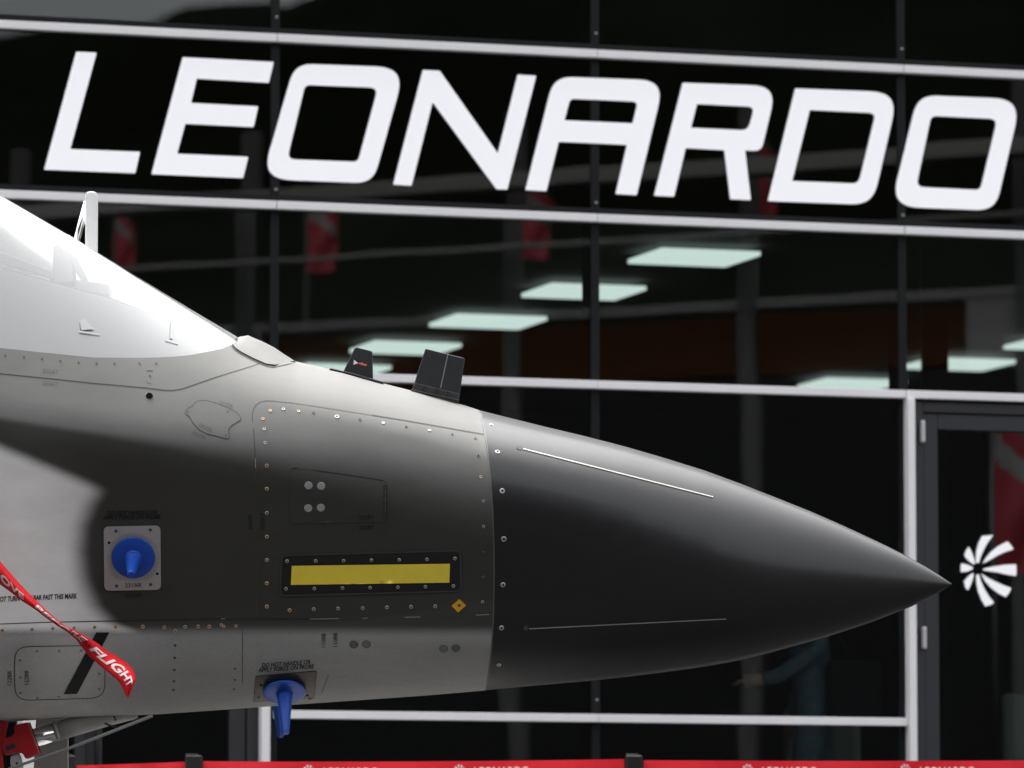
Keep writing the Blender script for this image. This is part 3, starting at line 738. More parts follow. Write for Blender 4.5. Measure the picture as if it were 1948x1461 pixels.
# --- lower discs, black port
for x, y, k in ((673, 1226, 'capdark'), (697, 1225.5, 'capgrey2'), (844, 1234, 'capgrey2'), (867, 1233, 'capdark')):
    mm = k if k == 'capdark' else 'seam_faint'
    disc(x, y, 8.2, 'seam', body, 'cap_rim', 0.0006); disc(x, y, 7.3, 'capdark' if k == 'capdark' else 'skin', body, 'round_cap', 0.0014)
disc(284, 753, 7.4, 'dull', body, 'port_rim', 0.0004); disc(284, 753, 6.6, 'slot', body, 'sensor_port', 0.0022)
# --- lower left panel
LP = [(28, 1230), (199.6, 1227.5), (199.4, 1327), (28, 1332)]
lpq = rounded(LP, 30, 8)
lp = patch('access_panel', lpq, M['skin'], body, lift=0.0012, grid=3); lp['label'] = 'large lower access panel crossed by a black slash'
ribbon_line('panel_seam', lpq, 1.3, M['seam'], lp, lift=0.0018, closed=True)
for x, y in ((342, 378), (547, 374), (750, 372), (185, 462), (188, 620), (187, 765), (345, 808), (545, 798), (920, 587), (918, 727)):
    fastener(x / 4.87, 1161 + y / 4.87, 'dull', 3.0, lp)
sq = [(182.7, 1202.7), (207.8, 1202.7), (146.4, 1319), (121, 1319.7)]
sl_ = []
for (a, b) in zip(sq, sq[1:] + sq[:1]):
    for k in range(8): sl_.append((a[0] + (b[0] - a[0]) * k / 8, a[1] + (b[1] - a[1]) * k / 8))
patch('slash_mark', sl_, M['stencil'], body, lift=0.0028, grid=1)
# --- fasteners
G = []
for x, y in ((514, 781), (568, 782), (500, 796.5)): G.append((x, y, 'brass', 3.8))
for x, y in ((539, 778), (729, 804.5), (817, 818.7), (502.6, 816), (504.7, 842.4)): G.append((x, y, 'steel', 3.8))
for x, y in ((596.5, 785), (685, 798), (773, 811.6), (860.5, 826), (904.5, 834), (910, 867)): G.append((x, y, 'dull', 3.6))
G.append((641, 792.5, 'steel', 5.4))
for y in (886, 930, 1021, 1065.5, 1110, 1154): G.append((507.6, y, 'brass', 4.3))
G.append((507.6, 976, 'steel', 4.3))
for x, y, k in ((551, 1161, 'brass'), (597, 1158.7, 'steel'), (643, 1157.6, 'steel'), (690, 1157, 'steel'), (736, 1155.5, 'steel'), (782, 1154.4, 'steel'), (828, 1153.4, 'steel')): G.append((x, y, k, 4.2))
for x, y, k in ((915, 907.4, 'brass'), (920, 953.6, 'steel'), (920, 1001.6, 'steel'), (919.7, 1051.4, 'dull'), (919.5, 1098, 'dull'), (918, 1145, 'steel')): G.append((x, y, k, 3.6))
for x, y in ((22, 1262), (686, 1240), (876, 1233), (1072, 1230), (1323, 1227), (1522, 1236), (1836, 1227), (1940, 1227), (1624, 1267)): G.append((x / 4.87, 940 + y / 4.87, 'brass', 4.1))
for x, y in ((296, 1252), (488, 1245), (1715, 1230)): G.append((x / 4.87, 940 + y / 4.87, 'steel', 4.1))
for x, y in ((421, 1189), (425.5, 1191.6), (449, 1191.3)): G.append((x, y, 'brass', 3.6))
for x, y in ((1622, 325), (1618, 440), (1615, 552), (1612, 657), (1607, 738)): G.append((x / 4.87, 1161 + y / 4.87, 'dull', 3.2))
for x, y in ((237, 300), (245, 430), (230, 540), (228, 643), (222, 730)): G.append((400 + x / 4.87, 1161 + y / 4.87, 'dull' if y > 500 else 'steel', 2.8))
for x, y in ((38, 100), (177, 113), (311, 127), (446, 142), (582, 155), (716, 160), (849, 161), (1034, 161), (1157, 160), (1111, 251)): G.append((x / 3.896, 650 + y / 3.896, 'dull', 2.4))
for g in G: fastener(*g)
for x, y, r in ((934.8, 808, 5), (946.5, 859.5, 5.6), (955.5, 934, 5.8), (958.5, 1025.5, 5.8), (957, 1112.6, 5.6), (954, 1194.6, 5.4), (949, 1265, 5)):
    fastener(x, y, 'steel', r, radome)
# --- diverter strips on the radome
for (a, b, bx) in (((994.6, 854.2), (1357, 946), (988, 852.7)), ((1007, 1195.8), (1382, 1177), (1000.7, 1195))):
    st = ribbon_line('diverter_strip', [a, b], 3.4, M['seam_faint'], radome, lift=0.0012, step=5)
    # raised bead of small metal segments
    V = []; Fc = []; n = 90
    for i in range(n):
        for (t, sg) in ((i / n, 1), (i / n, -1), ((i + 0.72) / n, -1), ((i + 0.72) / n, 1)):
            p, nn = hit(a[0] + (b[0] - a[0]) * t, a[1] + (b[1] - a[1]) * t + sg * 0.9); V.append(p + nn * 0.0024)
        Fc.append(tuple(range(4 * i, 4 * i + 4)))
    sg_ = mesh('strip_segments', V, Fc, M['strip'], st); sg_['kind'] = 'stuff'
    disc(bx[0], bx[1], 6.2, 'seam', radome, 'strip_bolt_rim', 0.0004); fastener(bx[0], bx[1], 'capdark', 4.2, radome, 'strip_bolt')
# --- formation light
FRP = [(536, 1056), (876, 1047), (877, 1124), (533, 1133)]
fl_ = patch('formation_light', FRP, M['frame_black'], body, lift=0.002, r=10, grid=2); fl_['label'] = 'yellow strip light in a black frame with two rows of screws'
ribbon_line('light_gasket', rounded(FRP, 10, 6), 2.6, M['seam_faint'], fl_, lift=0.003, closed=True)
yl_ = []
YQ = [(555.3, 1075.7), (856, 1071.7), (855, 1107.7), (553.4, 1112)]
for (a, b) in zip(YQ, YQ[1:] + YQ[:1]):
    for k in range(10): yl_.append((a[0] + (b[0] - a[0]) * k / 10, a[1] + (b[1] - a[1]) * k / 10))
patch('yellow_strip', yl_, M['yellow'], fl_, lift=0.0042, grid=1)
for x, y in ((323, 778), (527, 777), (726, 775), (924, 771), (1122, 769), (1320, 765), (1519, 759), (315, 975), (517, 973), (718, 970), (915, 967), (1112, 964), (1309, 960), (1508, 955)):
    o = fastener(460 + x / 3.746, 860 + y / 3.746, 'steel', 3.9, fl_, 'screw'); o.location += Vector((0, -0.0034, 0))
# --- sticker
patch('warning_diamond', [(859, 1152), (874, 1139), (887, 1151.5), (871.5, 1165)], M['orange'], body, lift=0.0022, grid=1)
o = fastener(873.5, 1151.5, 'dull', 3.4); o.location += Vector((0, -0.0022, 0))
# --- stencils
stencil('DO NOT HANDLE OR\nAPPLY FORCE ON PROBE', 250, 980, 11.2, 1.0, 0.25, 0.25, 0.86)
stencil('DO NOT HANDLE OR\nAPPLY FORCE ON PROBE', 544, 1267, 11.2, 4.0, 0.25, 0.25, 0.83)
stencil('231AR', 254, 1133, 11.5, 1.0)
stencil('222AT', 476, 992.5, 11, 90); stencil('222AT', 499.5, 991, 11, 90)
stencil('222BT', 697, 984, 11, 1.0, parent=h2, lift=0.0032); stencil('222BT', 698, 1003.5, 11, 1.0)
stencil('110BB', 616, 1219, 11, 90); stencil('110BB', 638.5, 1217.5, 11, 90)
stencil('122BB', 18.5, 1291, 11, 90); stencil('122BB', 51, 1289, 11, 90, parent=lp, lift=0.0032)
stencil('233AT', 96, 707, 11, -6, m='stencil_faint'); stencil('232AT', 95, 730, 11, -6, m='stencil_faint')
stencil('231DR', 430, 769, 10, -18, m='stencil_faint'); stencil('231CR', 391, 813.5, 9.5, -26, m='stencil_faint', parent=op, lift=0.0032); stencil('231CR', 378, 827.5, 9.5, -24, m='stencil_faint')
stencil('DO NOT TURN TOW BAR PAST THIS MARK', 61, 1137.8, 13.5, 2.6, 0.22, 0.35, 0.635)
ribbon_line('stencil_bar', [(278, 706.3), (284, 705.2), (291, 706.3)], 1.6, M['seam'], body)
ribbon_line('stencil_bar', [(279, 725), (281, 729), (288, 730.5)], 1.3, M['seam_faint'], body)

# --- air data plates and blue covers
def plate_parts(cx, cy, corners, r, m, screws, holes, e_force=None):
    pl = patch('probe_plate', corners, M[m], body, lift=0.003, r=r, grid=2)
    ribbon_line('plate_edge', rounded(corners, r, 6), 1.4, M['seam'], pl, lift=0.0016, closed=True)
    for x, y in screws:
        o = fastener(x, y, 'dull', 3.6, pl, 'screw'); o.location += hitn(x, y)[1] * 0.0032
    for x, y in holes: disc(x, y, 2.7, 'slot', pl, 'plate_hole', 0.0036)
    return pl
def R4(x, y): return (x / 4.87, 940 + y / 4.87)
def R6(x, y): return (400 + x / 4.87, 1161 + y / 4.87)
pl1 = plate_parts(253, 1063, [R4(960, 298), R4(1487, 287), R4(1492, 884), R4(966, 893)], 11, 'plate', [R4(1074, 340), R4(1393, 328), R4(1080, 848), R4(1396, 834)], [R4(1010, 448), R4(1458, 735)])
pl1['label'] = 'bare alloy air data plate with rounded corners'
pl2 = plate_parts(541, 1310, [R6(422, 608), R6(987, 560), R6(963, 813), R6(402, 850)], 3, 'plate_brown', [R6(455, 620), R6(960, 585), R6(448, 805), R6(922, 812)], [R6(470, 688), R6(900, 783)])
pl2['label'] = 'brownish air data plate under the nose'
stencil('231AR', 253.5, 1113, 11.5, 1.0, parent=pl1, lift=0.0045)
# perforation ring
V = []; Fc = []
for q in range(4):
    rr = 42.5 + q * 2.3; k = 84
    for i in range(k):
        th = 2 * math.pi * (i + 0.5 * (q % 2)) / k
        x, y = 253.6 + rr * math.cos(th), 1062 + rr * 0.97 * math.sin(th)
        if 1102 < y and abs(x - 253) < 22: continue
        b = len(V)
        for (dx, dy) in ((-.5, -.5), (.5, -.5), (.5, .5), (-.5, .5)):
            p, n = hit(x + dx * 0.9, y + dy * 0.9); V.append(p + n * 0.0036)
        Fc.append((b, b + 1, b + 2, b + 3))
pr = mesh('perforations', V, Fc, M['slot'], pl1); pr['kind'] = 'stuff'
def cover(base, axis, label, dark=False):
    axis = axis.normalized()
    prof = [(0.0, 0.0), (0.074, 0.0), (0.0755, 0.003), (0.074, 0.007), (0.070, 0.0085), (0.045, 0.009), (0.030, 0.010), (0.0272, 0.013), (0.0272, 0.030), (0.0255, 0.032), (0.019, 0.105), (0.0135, 0.152), (0.0128, 0.168), (0.011, 0.171), (0.0, 0.171)]
    n = 32; V = []; Fc = []
    a = axis.orthogonal().normalized(); b = axis.cross(a)
    for (r, z) in prof:
        for k in range(n):
            th = 2 * math.pi * k / n; V.append(base + axis * z + (a * math.cos(th) + b * math.sin(th)) * max(r, 0.0002))
    for i in range(len(prof) - 1):
        for k in range(n): Fc.append((i * n + k, i * n + (k + 1) % n, (i + 1) * n + (k + 1) % n, (i + 1) * n + k))
    o = mesh('probe_cover', V, Fc, M['blue'], None, smooth=True)
    me = o.data
    try: me.set_sharp_from_angle(angle=math.radians(40))
    except Exception: pass
    return tag(o, label, 'probe cover', 'blue rubber covers on the air data probes')
p1, n1 = hitn(253.6, 1060)
cover(p1 + n1 * 0.004, Vector((0.02, -math.cos(math.radians(24)), -math.sin(math.radians(24)))), 'blue rubber probe cover on the bright square plate on the fuselage side')
p2, n2 = hitn(541, 1311)
n2 = Vector((0.03, -math.cos(math.radians(61)), -math.sin(math.radians(61))))
cover(p2 + n2 * 0.009, Vector((0.05, n2.y, n2.z)), 'blue rubber probe cover hanging under the nose, the nearer of the two')
m2 = Vector((p2.x - 0.03, -p2.y, p2.z)); nn2 = Vector((0.02, -n2.y, n2.z))
cover(m2 + nn2 * 0.004, nn2, 'blue rubber probe cover hanging under the nose on the far side, dark')

# --- fairing at the foot of the windscreen
V = []; Fc = []
tops = [(441, 650), (456, 640.5), (472, 638), (500, 650), (520, 660), (540, 673.5), (562, 688.5)]
lows = [(441.5, 657), (447, 664), (458, 671.5), (480, 683), (505, 694), (522, 696.5), (561, 689)]
for k, (t_p, l_p) in enumerate(zip(tops, lows)):
    A = at(t_p[0], t_p[1], 0.0); B, nb = hit(*l_p); B0 = B - nb * 0.004; B1 = B + nb * 0.006
    mid = (A + B1) / 2; mid += Vector((0, -0.5, 0.8)).normalized() * (0.02 * (B1 - A).length)
    row = [A, A.lerp(mid, 0.5) + Vector((0, -0.2, 0.9)).normalized() * 0.02 * (B1 - A).length, mid, mid.lerp(B1, 0.5) + Vector((0, -0.7, 0.6)).normalized() * 0.015 * (B1 - A).length, B1, B0]
    full = [Vector((p.x, -p.y, p.z)) for p in reversed(row[1:])] + row
    V += full
nr = 11
for i in range(len(tops) - 1):
    for r in range(nr - 1): Fc.append((i * nr + r, i * nr + r + 1, (i + 1) * nr + r + 1, (i + 1) * nr + r))
fa = mesh('windscreen_fairing', V, Fc, M['skin'], jet, smooth=True); fa.data.set_sharp_from_angle(angle=math.radians(32))
ribbon_line('panel_seam', [(441, 658.5), (447, 665.5), (458, 673), (480, 684.5), (505, 695.5), (519, 698.5), (524, 698)], 3.0, M['seam'], body, lift=0.0016)
ribbon_line('panel_seam', [(524, 698), (545, 694), (561, 690)], 1.5, M['seam'], body, lift=0.0016)

# --- blade antennas
def A6(x, y): return (620 + x / 6.493, 640 + y / 6.493)
def blade(pts, th, m, parent, name, bev=0.0025):
    return prism(name, [at(x, y, 0.0) for x, y in pts], (0, th, 0), m, parent, bev)
a1 = blade([A6(*p) for p in ((205, 455), (352, 150), (372, 138), (392, 138), (560, 180), (574, 196), (584, 545))], 0.007, M['ant'], jet, 'blade_antenna', 0.003)
a1['label'] = 'small black swept blade antenna with a sticker'
V = [A6(45, 412), A6(70, 408), A6(330, 470), A6(700, 572), A6(716, 588), A6(714, 602), A6(560, 560), A6(300, 480), A6(48, 424)]
blade(V, 0.05, M['antbase'], a1, 'antenna_base', 0.002)
for pts, m in (([(348, 288), (400, 330), (340, 350)], 'handle'), ([(360, 276), (412, 328), (404, 332), (352, 286)], 'slot'), ([(405, 322), (430, 328), (440, 318), (470, 335), (508, 345), (502, 366), (440, 352), (405, 340)], 'sticker')):
    if m == 'sticker': M['sticker'] = M.get('sticker') or mat('sticker_red', (0.7, 0.16, 0.12), 0.5)
    prism('sticker', [at(*A6(*p), -0.0078) for p in pts], (0, 0.0004, 0), M[m], a1)
a2 = blade([A6(*p) for p in ((1228, 155), (1246, 156), (1700, 268), (1716, 276), (1640, 812), (1060, 676))], 0.009, M['ant'], jet, 'blade_antenna', 0.003)
a2['label'] = 'larger black square blade antenna with a pale dotted line'
V = []; Fc = []
for i in range(34):
    t0, t1 = i / 34, (i + 0.6) / 34
    for (t, sg) in ((t0, -1), (t0, 1), (t1, 1), (t1, -1)):
        V.append(at(*A6(1508 + (1415 - 1508) * t + sg * 6, 216 + (640 - 216) * t), -0.0098))
    Fc.append(tuple(range(4 * i, 4 * i + 4)))
ds = mesh('dotted_line', V, Fc, M['strip'], a2); ds['kind'] = 'stuff'
br = blade([A6(*p) for p in ((1096, 574), (1648, 712), (1634, 806), (1060, 668))], 0.014, M['antbase'], a2, 'antenna_bracket', 0.002)
for x in (1205, 1355, 1500):
    y = 574 + (x - 1096) * 0.25
    blade([A6(*p) for p in ((x, y + 6), (x + 26, y + 12), (x + 8, y + 82), (x - 18, y + 76))], 0.018, M['ant'], br, 'bracket_rib', 0.001)
blade([A6(*p) for p in ((1050, 662), (1640, 788), (1640, 806), (1048, 680))], 0.03, M['antbase'], a2, 'antenna_foot', 0.0015)

# --- grab handle beyond the windscreen
hp = []
hy = 0.34
pts_h = [(174, 600), (174, 480), (174, 390), (175, 376), (174, 369)]
pr_ = prism('grab_handle', [at(x, y, hy) for x, y in rounded([(162.5, 560), (163, 365), (186, 365), (185, 560)], [0, 11, 11, 0], 8)], (0, 0.018, 0), M['handle'], jet, 0.004)
pr_['label'] = 'white round topped handle standing beyond the windscreen'
tube('handle_strut', [at(166, 384, hy + 0.05), at(146, 456, hy + 0.08), at(128, 520, hy + 0.1)], 0.013, M['chrome'], pr_)

# --- cockpit under the windscreen
CT = [(-1600, 560), (-1300, 480), (-700, 400), (-300, 430), (0, 508), (103, 537), (213, 568), (305, 602), (365, 634), (400, 650), (440, 652)]
def inner(s, py, k=0.93):
    P = surf(s, py); return Vector((P.x, P.y * k, P.z))
V = []; Fc = []; rows = 16; st = list(np.linspace(-1500, 425, 90))
for s in st:
    a = max(itp(CT, s), top(s) + 6); b = sill(s) - 0.5
    ring = [inner(s, b + (a - b) * r / rows, 0.985 - 0.03 * r / rows) for r in range(rows + 1)]
    lid = [Vector((ring[-1].x, ring[-1].y * q, ring[-1].z + 0.012 * (1 - q * q))) for q in (0.75, 0.5, 0.25)]
    half = ring + lid
    V += half + [Vector((half[-1].x, 0, half[-1].z))] + [Vector((p.x, -p.y, p.z)) for p in reversed(half)]
nr = 2 * (rows + 4) + 1
for i in range(len(st) - 1):
    for r in range(nr - 1): Fc.append((i * nr + r, (i + 1) * nr + r, (i + 1) * nr + r + 1, i * nr + r + 1))
mesh('cockpit_coaming', V, Fc, M['cockpit'], jet, smooth=True)
edge = [inner(s, max(itp(CT, s), top(s) + 6), 0.957) for s in np.linspace(-120, 335, 40)]
tube('coaming_edge', edge, 0.0016, M['rod'], jet, 6)
def C1(x, y): return (x / 3.896, 340 + y / 3.896)
hudw = 0.75 * abs(surf(112, 474).y)
hud = prism('head_up_display', [at(*C1(*p), 0.0) for p in ((395, 790), (412, 520), (455, 505), (500, 560), (545, 640), (560, 790))], (0, hudw, 0), M['cockpit_mid'], jet, 0.004)
prism('display_box', [at(*C1(*p), 0.0) for p in ((570, 770), (820, 800), (825, 885), (570, 850))], (0, hudw, 0), M['cockpit_mid'], hud, 0.004)
prism('combiner_glass', [at(*C1(*p), 0.0) for p in ((480, 520), (500, 516), (590, 620), (660, 760), (620, 780), (560, 690))], (0, hudw * 0.9, 0), M['cockpit'], hud, 0.003)
prism('cockpit_rail', [at(*C1(*p), -hudw * 0.95) for p in ((-200, 470), (395, 690), (395, 745), (-200, 570))], (0, 0.02, 0), M['cockpit_mid'], jet, 0.004)
for pts, m in (([C1(590, 1060), C1(622, 1045), C1(700, 1122), C1(600, 1130)], 'cockpit_mid'), ([C1(580, 1132), C1(745, 1156), C1(735, 1163), C1(590, 1145)], 'cockpit')):
    patch('vent_wedge', pts, M[m], canopy, lift=0.006, bv=BVC, grid=1)
patch('sensor_stub', [C1(1262, 1065), C1(1284, 1065), C1(1278, 1190), C1(1258, 1190)], M['cockpit_mid'], canopy, lift=0.004, bv=BVC, grid=1)
patch('sensor_stub', [C1(1225, 1195), C1(1320, 1222), C1(1318, 1230), C1(1228, 1204)], M['cockpit'], canopy, lift=0.004, bv=BVC, grid=1)

# --- nose gear pieces at the lower left
def R7(x, y): return (x / 7.492, 1340 + y / 7.492)
gear = bpy.data.objects.new('nose_gear', None); gear.location = at(-120, 1461, 0); link(gear, jet)
tube('drag_brace', [at(*R7(820, 385), 0.0), at(*R7(1100, 300), 0.0), at(*R7(1500, 215), 0.0), at(*R7(1950, 130), 0.0)], [0.0335, 0.034, 0.026, 0.018], M['gear_white'], gear, 24)
tube('piston', [at(*R7(300, 560), 0.0), at(*R7(480, 490), 0.0), at(*R7(820, 375), 0.0)], 0.034, M['chrome'], gear, 32)
tube('collar', [at(*R7(790, 385), 0.0), at(*R7(835, 370), 0.0)], 0.0352, M['gear_white'], gear, 32)
lock = prism('ground_lock', [at(*R7(*p), -0.02) for p in ((60, 490), (185, 455), (225, 400), (215, 310), (260, 290), (418, 258), (575, 695), (375, 778), (345, 715), (300, 690), (220, 690), (75, 725), (40, 610))], (0, 0.045, 0), M['red_paint'], None, 0.004)
tag(lock, 'red painted ground lock clamped on the nose gear piston', 'gear lock')
prism('lock_slot', [at(*R7(*p), -0.0652) for p in ((70, 600), (205, 550), (230, 615), (90, 668))], (0, 0.001, 0), M['gear_dark'], lock)
prism('lock_edge', [at(*R7(*p), -0.0652) for p in ((418, 258), (432, 256), (588, 690), (575, 695))], (0, 0.001, 0), M['gear_dark'], lock)
prism('bracket', [at(*R7(*p), -0.03) for p in ((160, 735), (270, 690), (330, 850), (330, 1000), (180, 1000), (150, 820))], (0, 0.02, 0), M['gear_white'], gear, 0.003)
prism('pin', [at(*R7(*p), -0.0505) for p in ((222, 825), (248, 820), (258, 860), (232, 868))], (0, 0.001, 0), M['gear_dark'], gear)
tube('rod', [at(*R7(-100, 1000), -0.16), at(*R7(180, 902), -0.16), at(*R7(1000, 620), -0.16), at(*R7(2175, 160), -0.16)], [0.005, 0.005, 0.0055, 0.0058], M['rod'], gear, 10)
tube('hose', [at(*R7(1490, 265), -0.05), at(*R7(1560, 300), -0.05), at(*R7(1650, 325), -0.05), at(*R7(1740, 318), -0.05), at(*R7(1850, 270), -0.05), at(*R7(1990, 190), -0.05)], 0.0035, M['gear_dark'], gear, 8)
tube('hose', [at(*R7(1625, 170), -0.05), at(*R7(1650, 235), -0.05)], 0.003, M['gear_dark'], gear, 8)
tube('main_strut', [at(*R7(-330, -60), 0.0), Vector((at(-300, 1700, 0).x, 0, 0.33))], 0.06, M['gear_white'], gear, 24)
prism('gear_door', [at(*p, 0.16) for p in ((69, 1362), (130, 1362), (130, 1560), (60, 1560))], (0, 0.012, 0), M['gear_white'], gear, 0.003)
tube('wheel', [Vector((at(-300, 1700, 0).x, y, 0.3)) for y in (-0.11, -0.09, 0.09, 0.11)], [0.25, 0.295, 0.295, 0.25], M['gear_dark'], gear, 40)
prism('lock_flag', [at(*R7(*p), -0.05) for p in ((-200, 180), (120, 250), (70, 520), (40, 720), (60, 1000), (-200, 1000))], (0, 0.006, 0), M['red_paint'], lock, 0.002)
# white pillar standing on the terrace behind the gear
wp = fbox('white_pillar', fuz(4, 1400)[0], fuz(72, 1400)[0], 0.5, fuz(30, 1290)[1], 0.3, 0.4, M['handle'], None, 0.004)
tag(wp, 'white panel standing behind the nose gear at the lower left edge', 'panel')

# --- remove-before-flight ribbon
up = [(-60, 990), (-20, 1040), (0, 1068), (20.5, 1092), (42, 1116), (61.6, 1136), (82, 1156), (102, 1174), (123, 1191), (143, 1200), (164, 1211), (185, 1224), (205, 1239.5), (224, 1250), (242, 1262), (252, 1273), (257, 1284), (258.5, 1293), (251.5, 1309), (244.5, 1326)]
lo = [(-75, 1040), (-30, 1085), (0, 1111), (20.5, 1126), (42, 1143), (55, 1151), (70, 1161), (88, 1175), (112, 1192), (130, 1203), (145, 1216), (157, 1232), (171, 1249.5), (188, 1264), (205, 1278), (220, 1290), (230, 1301), (235, 1311), (238, 1319.5), (243, 1327)]
NR = len(up)
def rib(u, v, lift=0.0):            # u along 0..NR-1, v across 0..1
    i = min(int(u), NR - 2); f = u - i
    a = Vector(up[i]).lerp(Vector(up[i + 1]), f); b = Vector(lo[i]).lerp(Vector(lo[i + 1]), f)
    q = a.lerp(b, v)
    base = -0.62 + 0.05 * math.cos(u * 0.55) - 0.03 * math.sin(v * math.pi)
    tw = 0.03 * math.sin(u * 0.75 + 0.6) * (v - 0.5)
    return at(q.x, q.y, base + tw - lift)
V = []; Fc = []; NU = 120; NV = 6
for i in range(NU + 1):
    for j in range(NV + 1): V.append(rib((NR - 1.001) * i / NU, j / NV))
for i in range(NU):
    for j in range(NV):
        a = i * (NV + 1) + j; Fc.append((a, a + 1, a + NV + 2, a + NV + 1))
rb = mesh('warning_ribbon', V, Fc, M['red_ribbon'], None, smooth=True)
sm = rb.modifiers.new('thickness', 'SOLIDIFY'); sm.thickness = 0.0012; sm.offset = 1.0
tag(rb, 'red warning ribbon with white lettering fluttering in front of the fuselage', 'ribbon')
def rib_text(txt, u0, u1, v0, v1):
    me = text_mesh(txt, 1.0, 0.0, 0.03)
    bm = bmesh.new(); bm.from_mesh(me); bmesh.ops.triangulate(bm, faces=bm.faces[:])
    for _ in range(4):
        lng = [e for e in bm.edges if e.calc_length() > 0.12]
        if not lng: break
        bmesh.ops.subdivide_edges(bm, edges=lng, cuts=1); bmesh.ops.triangulate(bm, faces=[f for f in bm.faces if len(f.verts) > 3])
    bm.to_mesh(me); bm.free()
    xs = [v.co.x for v in me.vertices]; ys = [v.co.y for v in me.vertices]
    x0, x1, y0, y1 = min(xs), max(xs), min(ys), max(ys)
    for v in me.vertices:
        fx = (v.co.x - x0) / (x1 - x0); fy = (v.co.y - y0) / (y1 - y0)
        v.co = rib(u0 + (u1 - u0) * fx, v1 + (v0 - v1) * fy, 0.006)
    me.materials.append(M['ribbon_text']); link(bpy.data.objects.new('ribbon_lettering', me), rb)
rib_text('FLIGHT', 11.3, 17.2, 0.24, 0.74)
rib_text('BEFORE', 5.6, 10.4, 0.2, 0.8)
rib_text('REMOVE', -0.0, 4.2, 0.45, 0.85)

# ================================================================== WHAT THE GLASS REFLECTS, standing behind and right of the viewer, and one added light block
# timber pavilion
pav = thing('timber_pavilion', 'open timber pavilion with brown laminated beams, seen mirrored in the glass', 'pavilion', (16, -14, 0))
def beam(name, a, b, h, th, m, parent):
    a = Vector(a); b = Vector(b); d = (b - a); c = (a + b) / 2; L = d.length; d.normalize(); s = Vector((-d.y, d.x, 0)).normalized(); u = d.cross(s)
    return obox(name, c, d * L / 2, s * th / 2, u * h / 2, m, parent, 0.01)
A_ = mirrored(420, 716, 52.9); B_ = mirrored(2100, 618, 49.0)
zb = (A_.z + B_.z) / 2; A_.z = B_.z = zb
DIR = (B_ - A_); DIR.z = 0; LEN = DIR.length; DIR.normalize()
def pv(t, z, o=0.0): return Vector((A_.x, A_.y, z)) + DIR * t * LEN + Vector((-DIR.y, DIR.x, 0)) * o
beam('laminated_beam', pv(-0.3, zb), pv(0.86, zb), 0.52, 0.2, M['wood'], pav)
beam('laminated_beam', pv(0.98, zb), pv(1.8, zb), 0.52, 0.2, M['wood'], pav)
beam('steel_plate', pv(0.855, zb), pv(0.985, zb), 0.62, 0.24, M['steelgrey'], pav)
beam('steel_plate', pv(0.02, zb), pv(0.06, zb), 0.62, 0.24, M['steelgrey'], pav)
beam('gutter', pv(-0.3, zb + 0.36), pv(1.8, zb + 0.36), 0.09, 0.26, M['steelgrey'], pav)
beam('rail', pv(-0.3, zb + 0.95, 0.5), pv(1.8, zb + 0.95, 0.5), 0.05, 0.05, M['steelgrey'], pav)
for t in (-0.25, 0.04, 0.36, 0.62, 0.92, 1.3, 1.7):
    beam('column', pv(t, 0.0, 0.13 if t > 0 else 0.1), pv(t + 0.0005, zb + 2.2, 0.13 if t > 0 else 0.1), 0.16, 0.12, M['colgrey'], pav)
beam('upper_beam', pv(-0.3, zb + 1.5, 0.6), pv(1.8, zb + 1.5, 0.6), 0.14, 0.3, M['steelgrey'], pav)
# dark wall inside the pavilion
beam('rear_wall', pv(-0.6, 3.2, -5.0), pv(2.2, 3.2, -5.0), 6.4, 0.2, M['darkwall'], pav)
# banners on poles
def banner(px, ytop, ybot, depth, wpx, label):
    a = mirrored(px, ytop, depth); b = mirrored(px, ybot, depth)
    t = thing('banner_flag', label, 'flag', (a.x, a.y, 0), 'red banners mirrored in the glass')
    wd = wpx * depth / FPX; side = Vector((0.8, 0.6, 0))
    tube('pole', [(a.x, a.y, 0), (a.x, a.y, a.z + 0.1)], 0.018, M['black_plastic'], t, 8)
    n = 40; nc = 12; V = []; Fc = []; idx = []
    for i in range(n + 1):
        z = a.z + (b.z - a.z) * i / n
        for j in range(nc + 1):
            ww = wd * (0.45 + 0.55 * math.sin(min(1, i / 14) * math.pi / 2)) * (1 - 0.12 * (i / n) ** 3) * j / nc
            V.append(Vector((a.x, a.y, z)) + side * (0.02 + ww) + Vector((-side.y, side.x, 0)) * 0.05 * math.sin(i * 0.22 + j * 0.5) * j / nc)
    for i in range(n):
        for j in range(nc):
            k = i * (nc + 1) + j; Fc.append((k, k + 1, k + nc + 2, k + nc + 1)); idx.append(1 if math.sin(i * 0.33 - j * 0.45) + 0.6 * math.sin(i * 0.12 + 1) > 0.75 else 0)
    o = mesh('cloth', V, Fc, M['flag_red'], t, mats=[M['flag_red'], M['flag_white']], idx=idx)
    s = o.modifiers.new('thickness', 'SOLIDIFY'); s.thickness = 0.01
banner(592, 372, 522, 90, 60, 'red and white banner mirrored above the windscreen foot')
banner(1000, 366, 492, 90, 62, 'red and white banner mirrored left of the first ceiling lamp')
banner(1418, 268, 440, 95, 52, 'red banner mirrored between the letters R and D')
banner(226, 418, 525, 95, 40, 'red and white banner mirrored beside the white handle')
banner(1893, 815, 1090, 40, 110, 'red and white banner mirrored in the glass door')
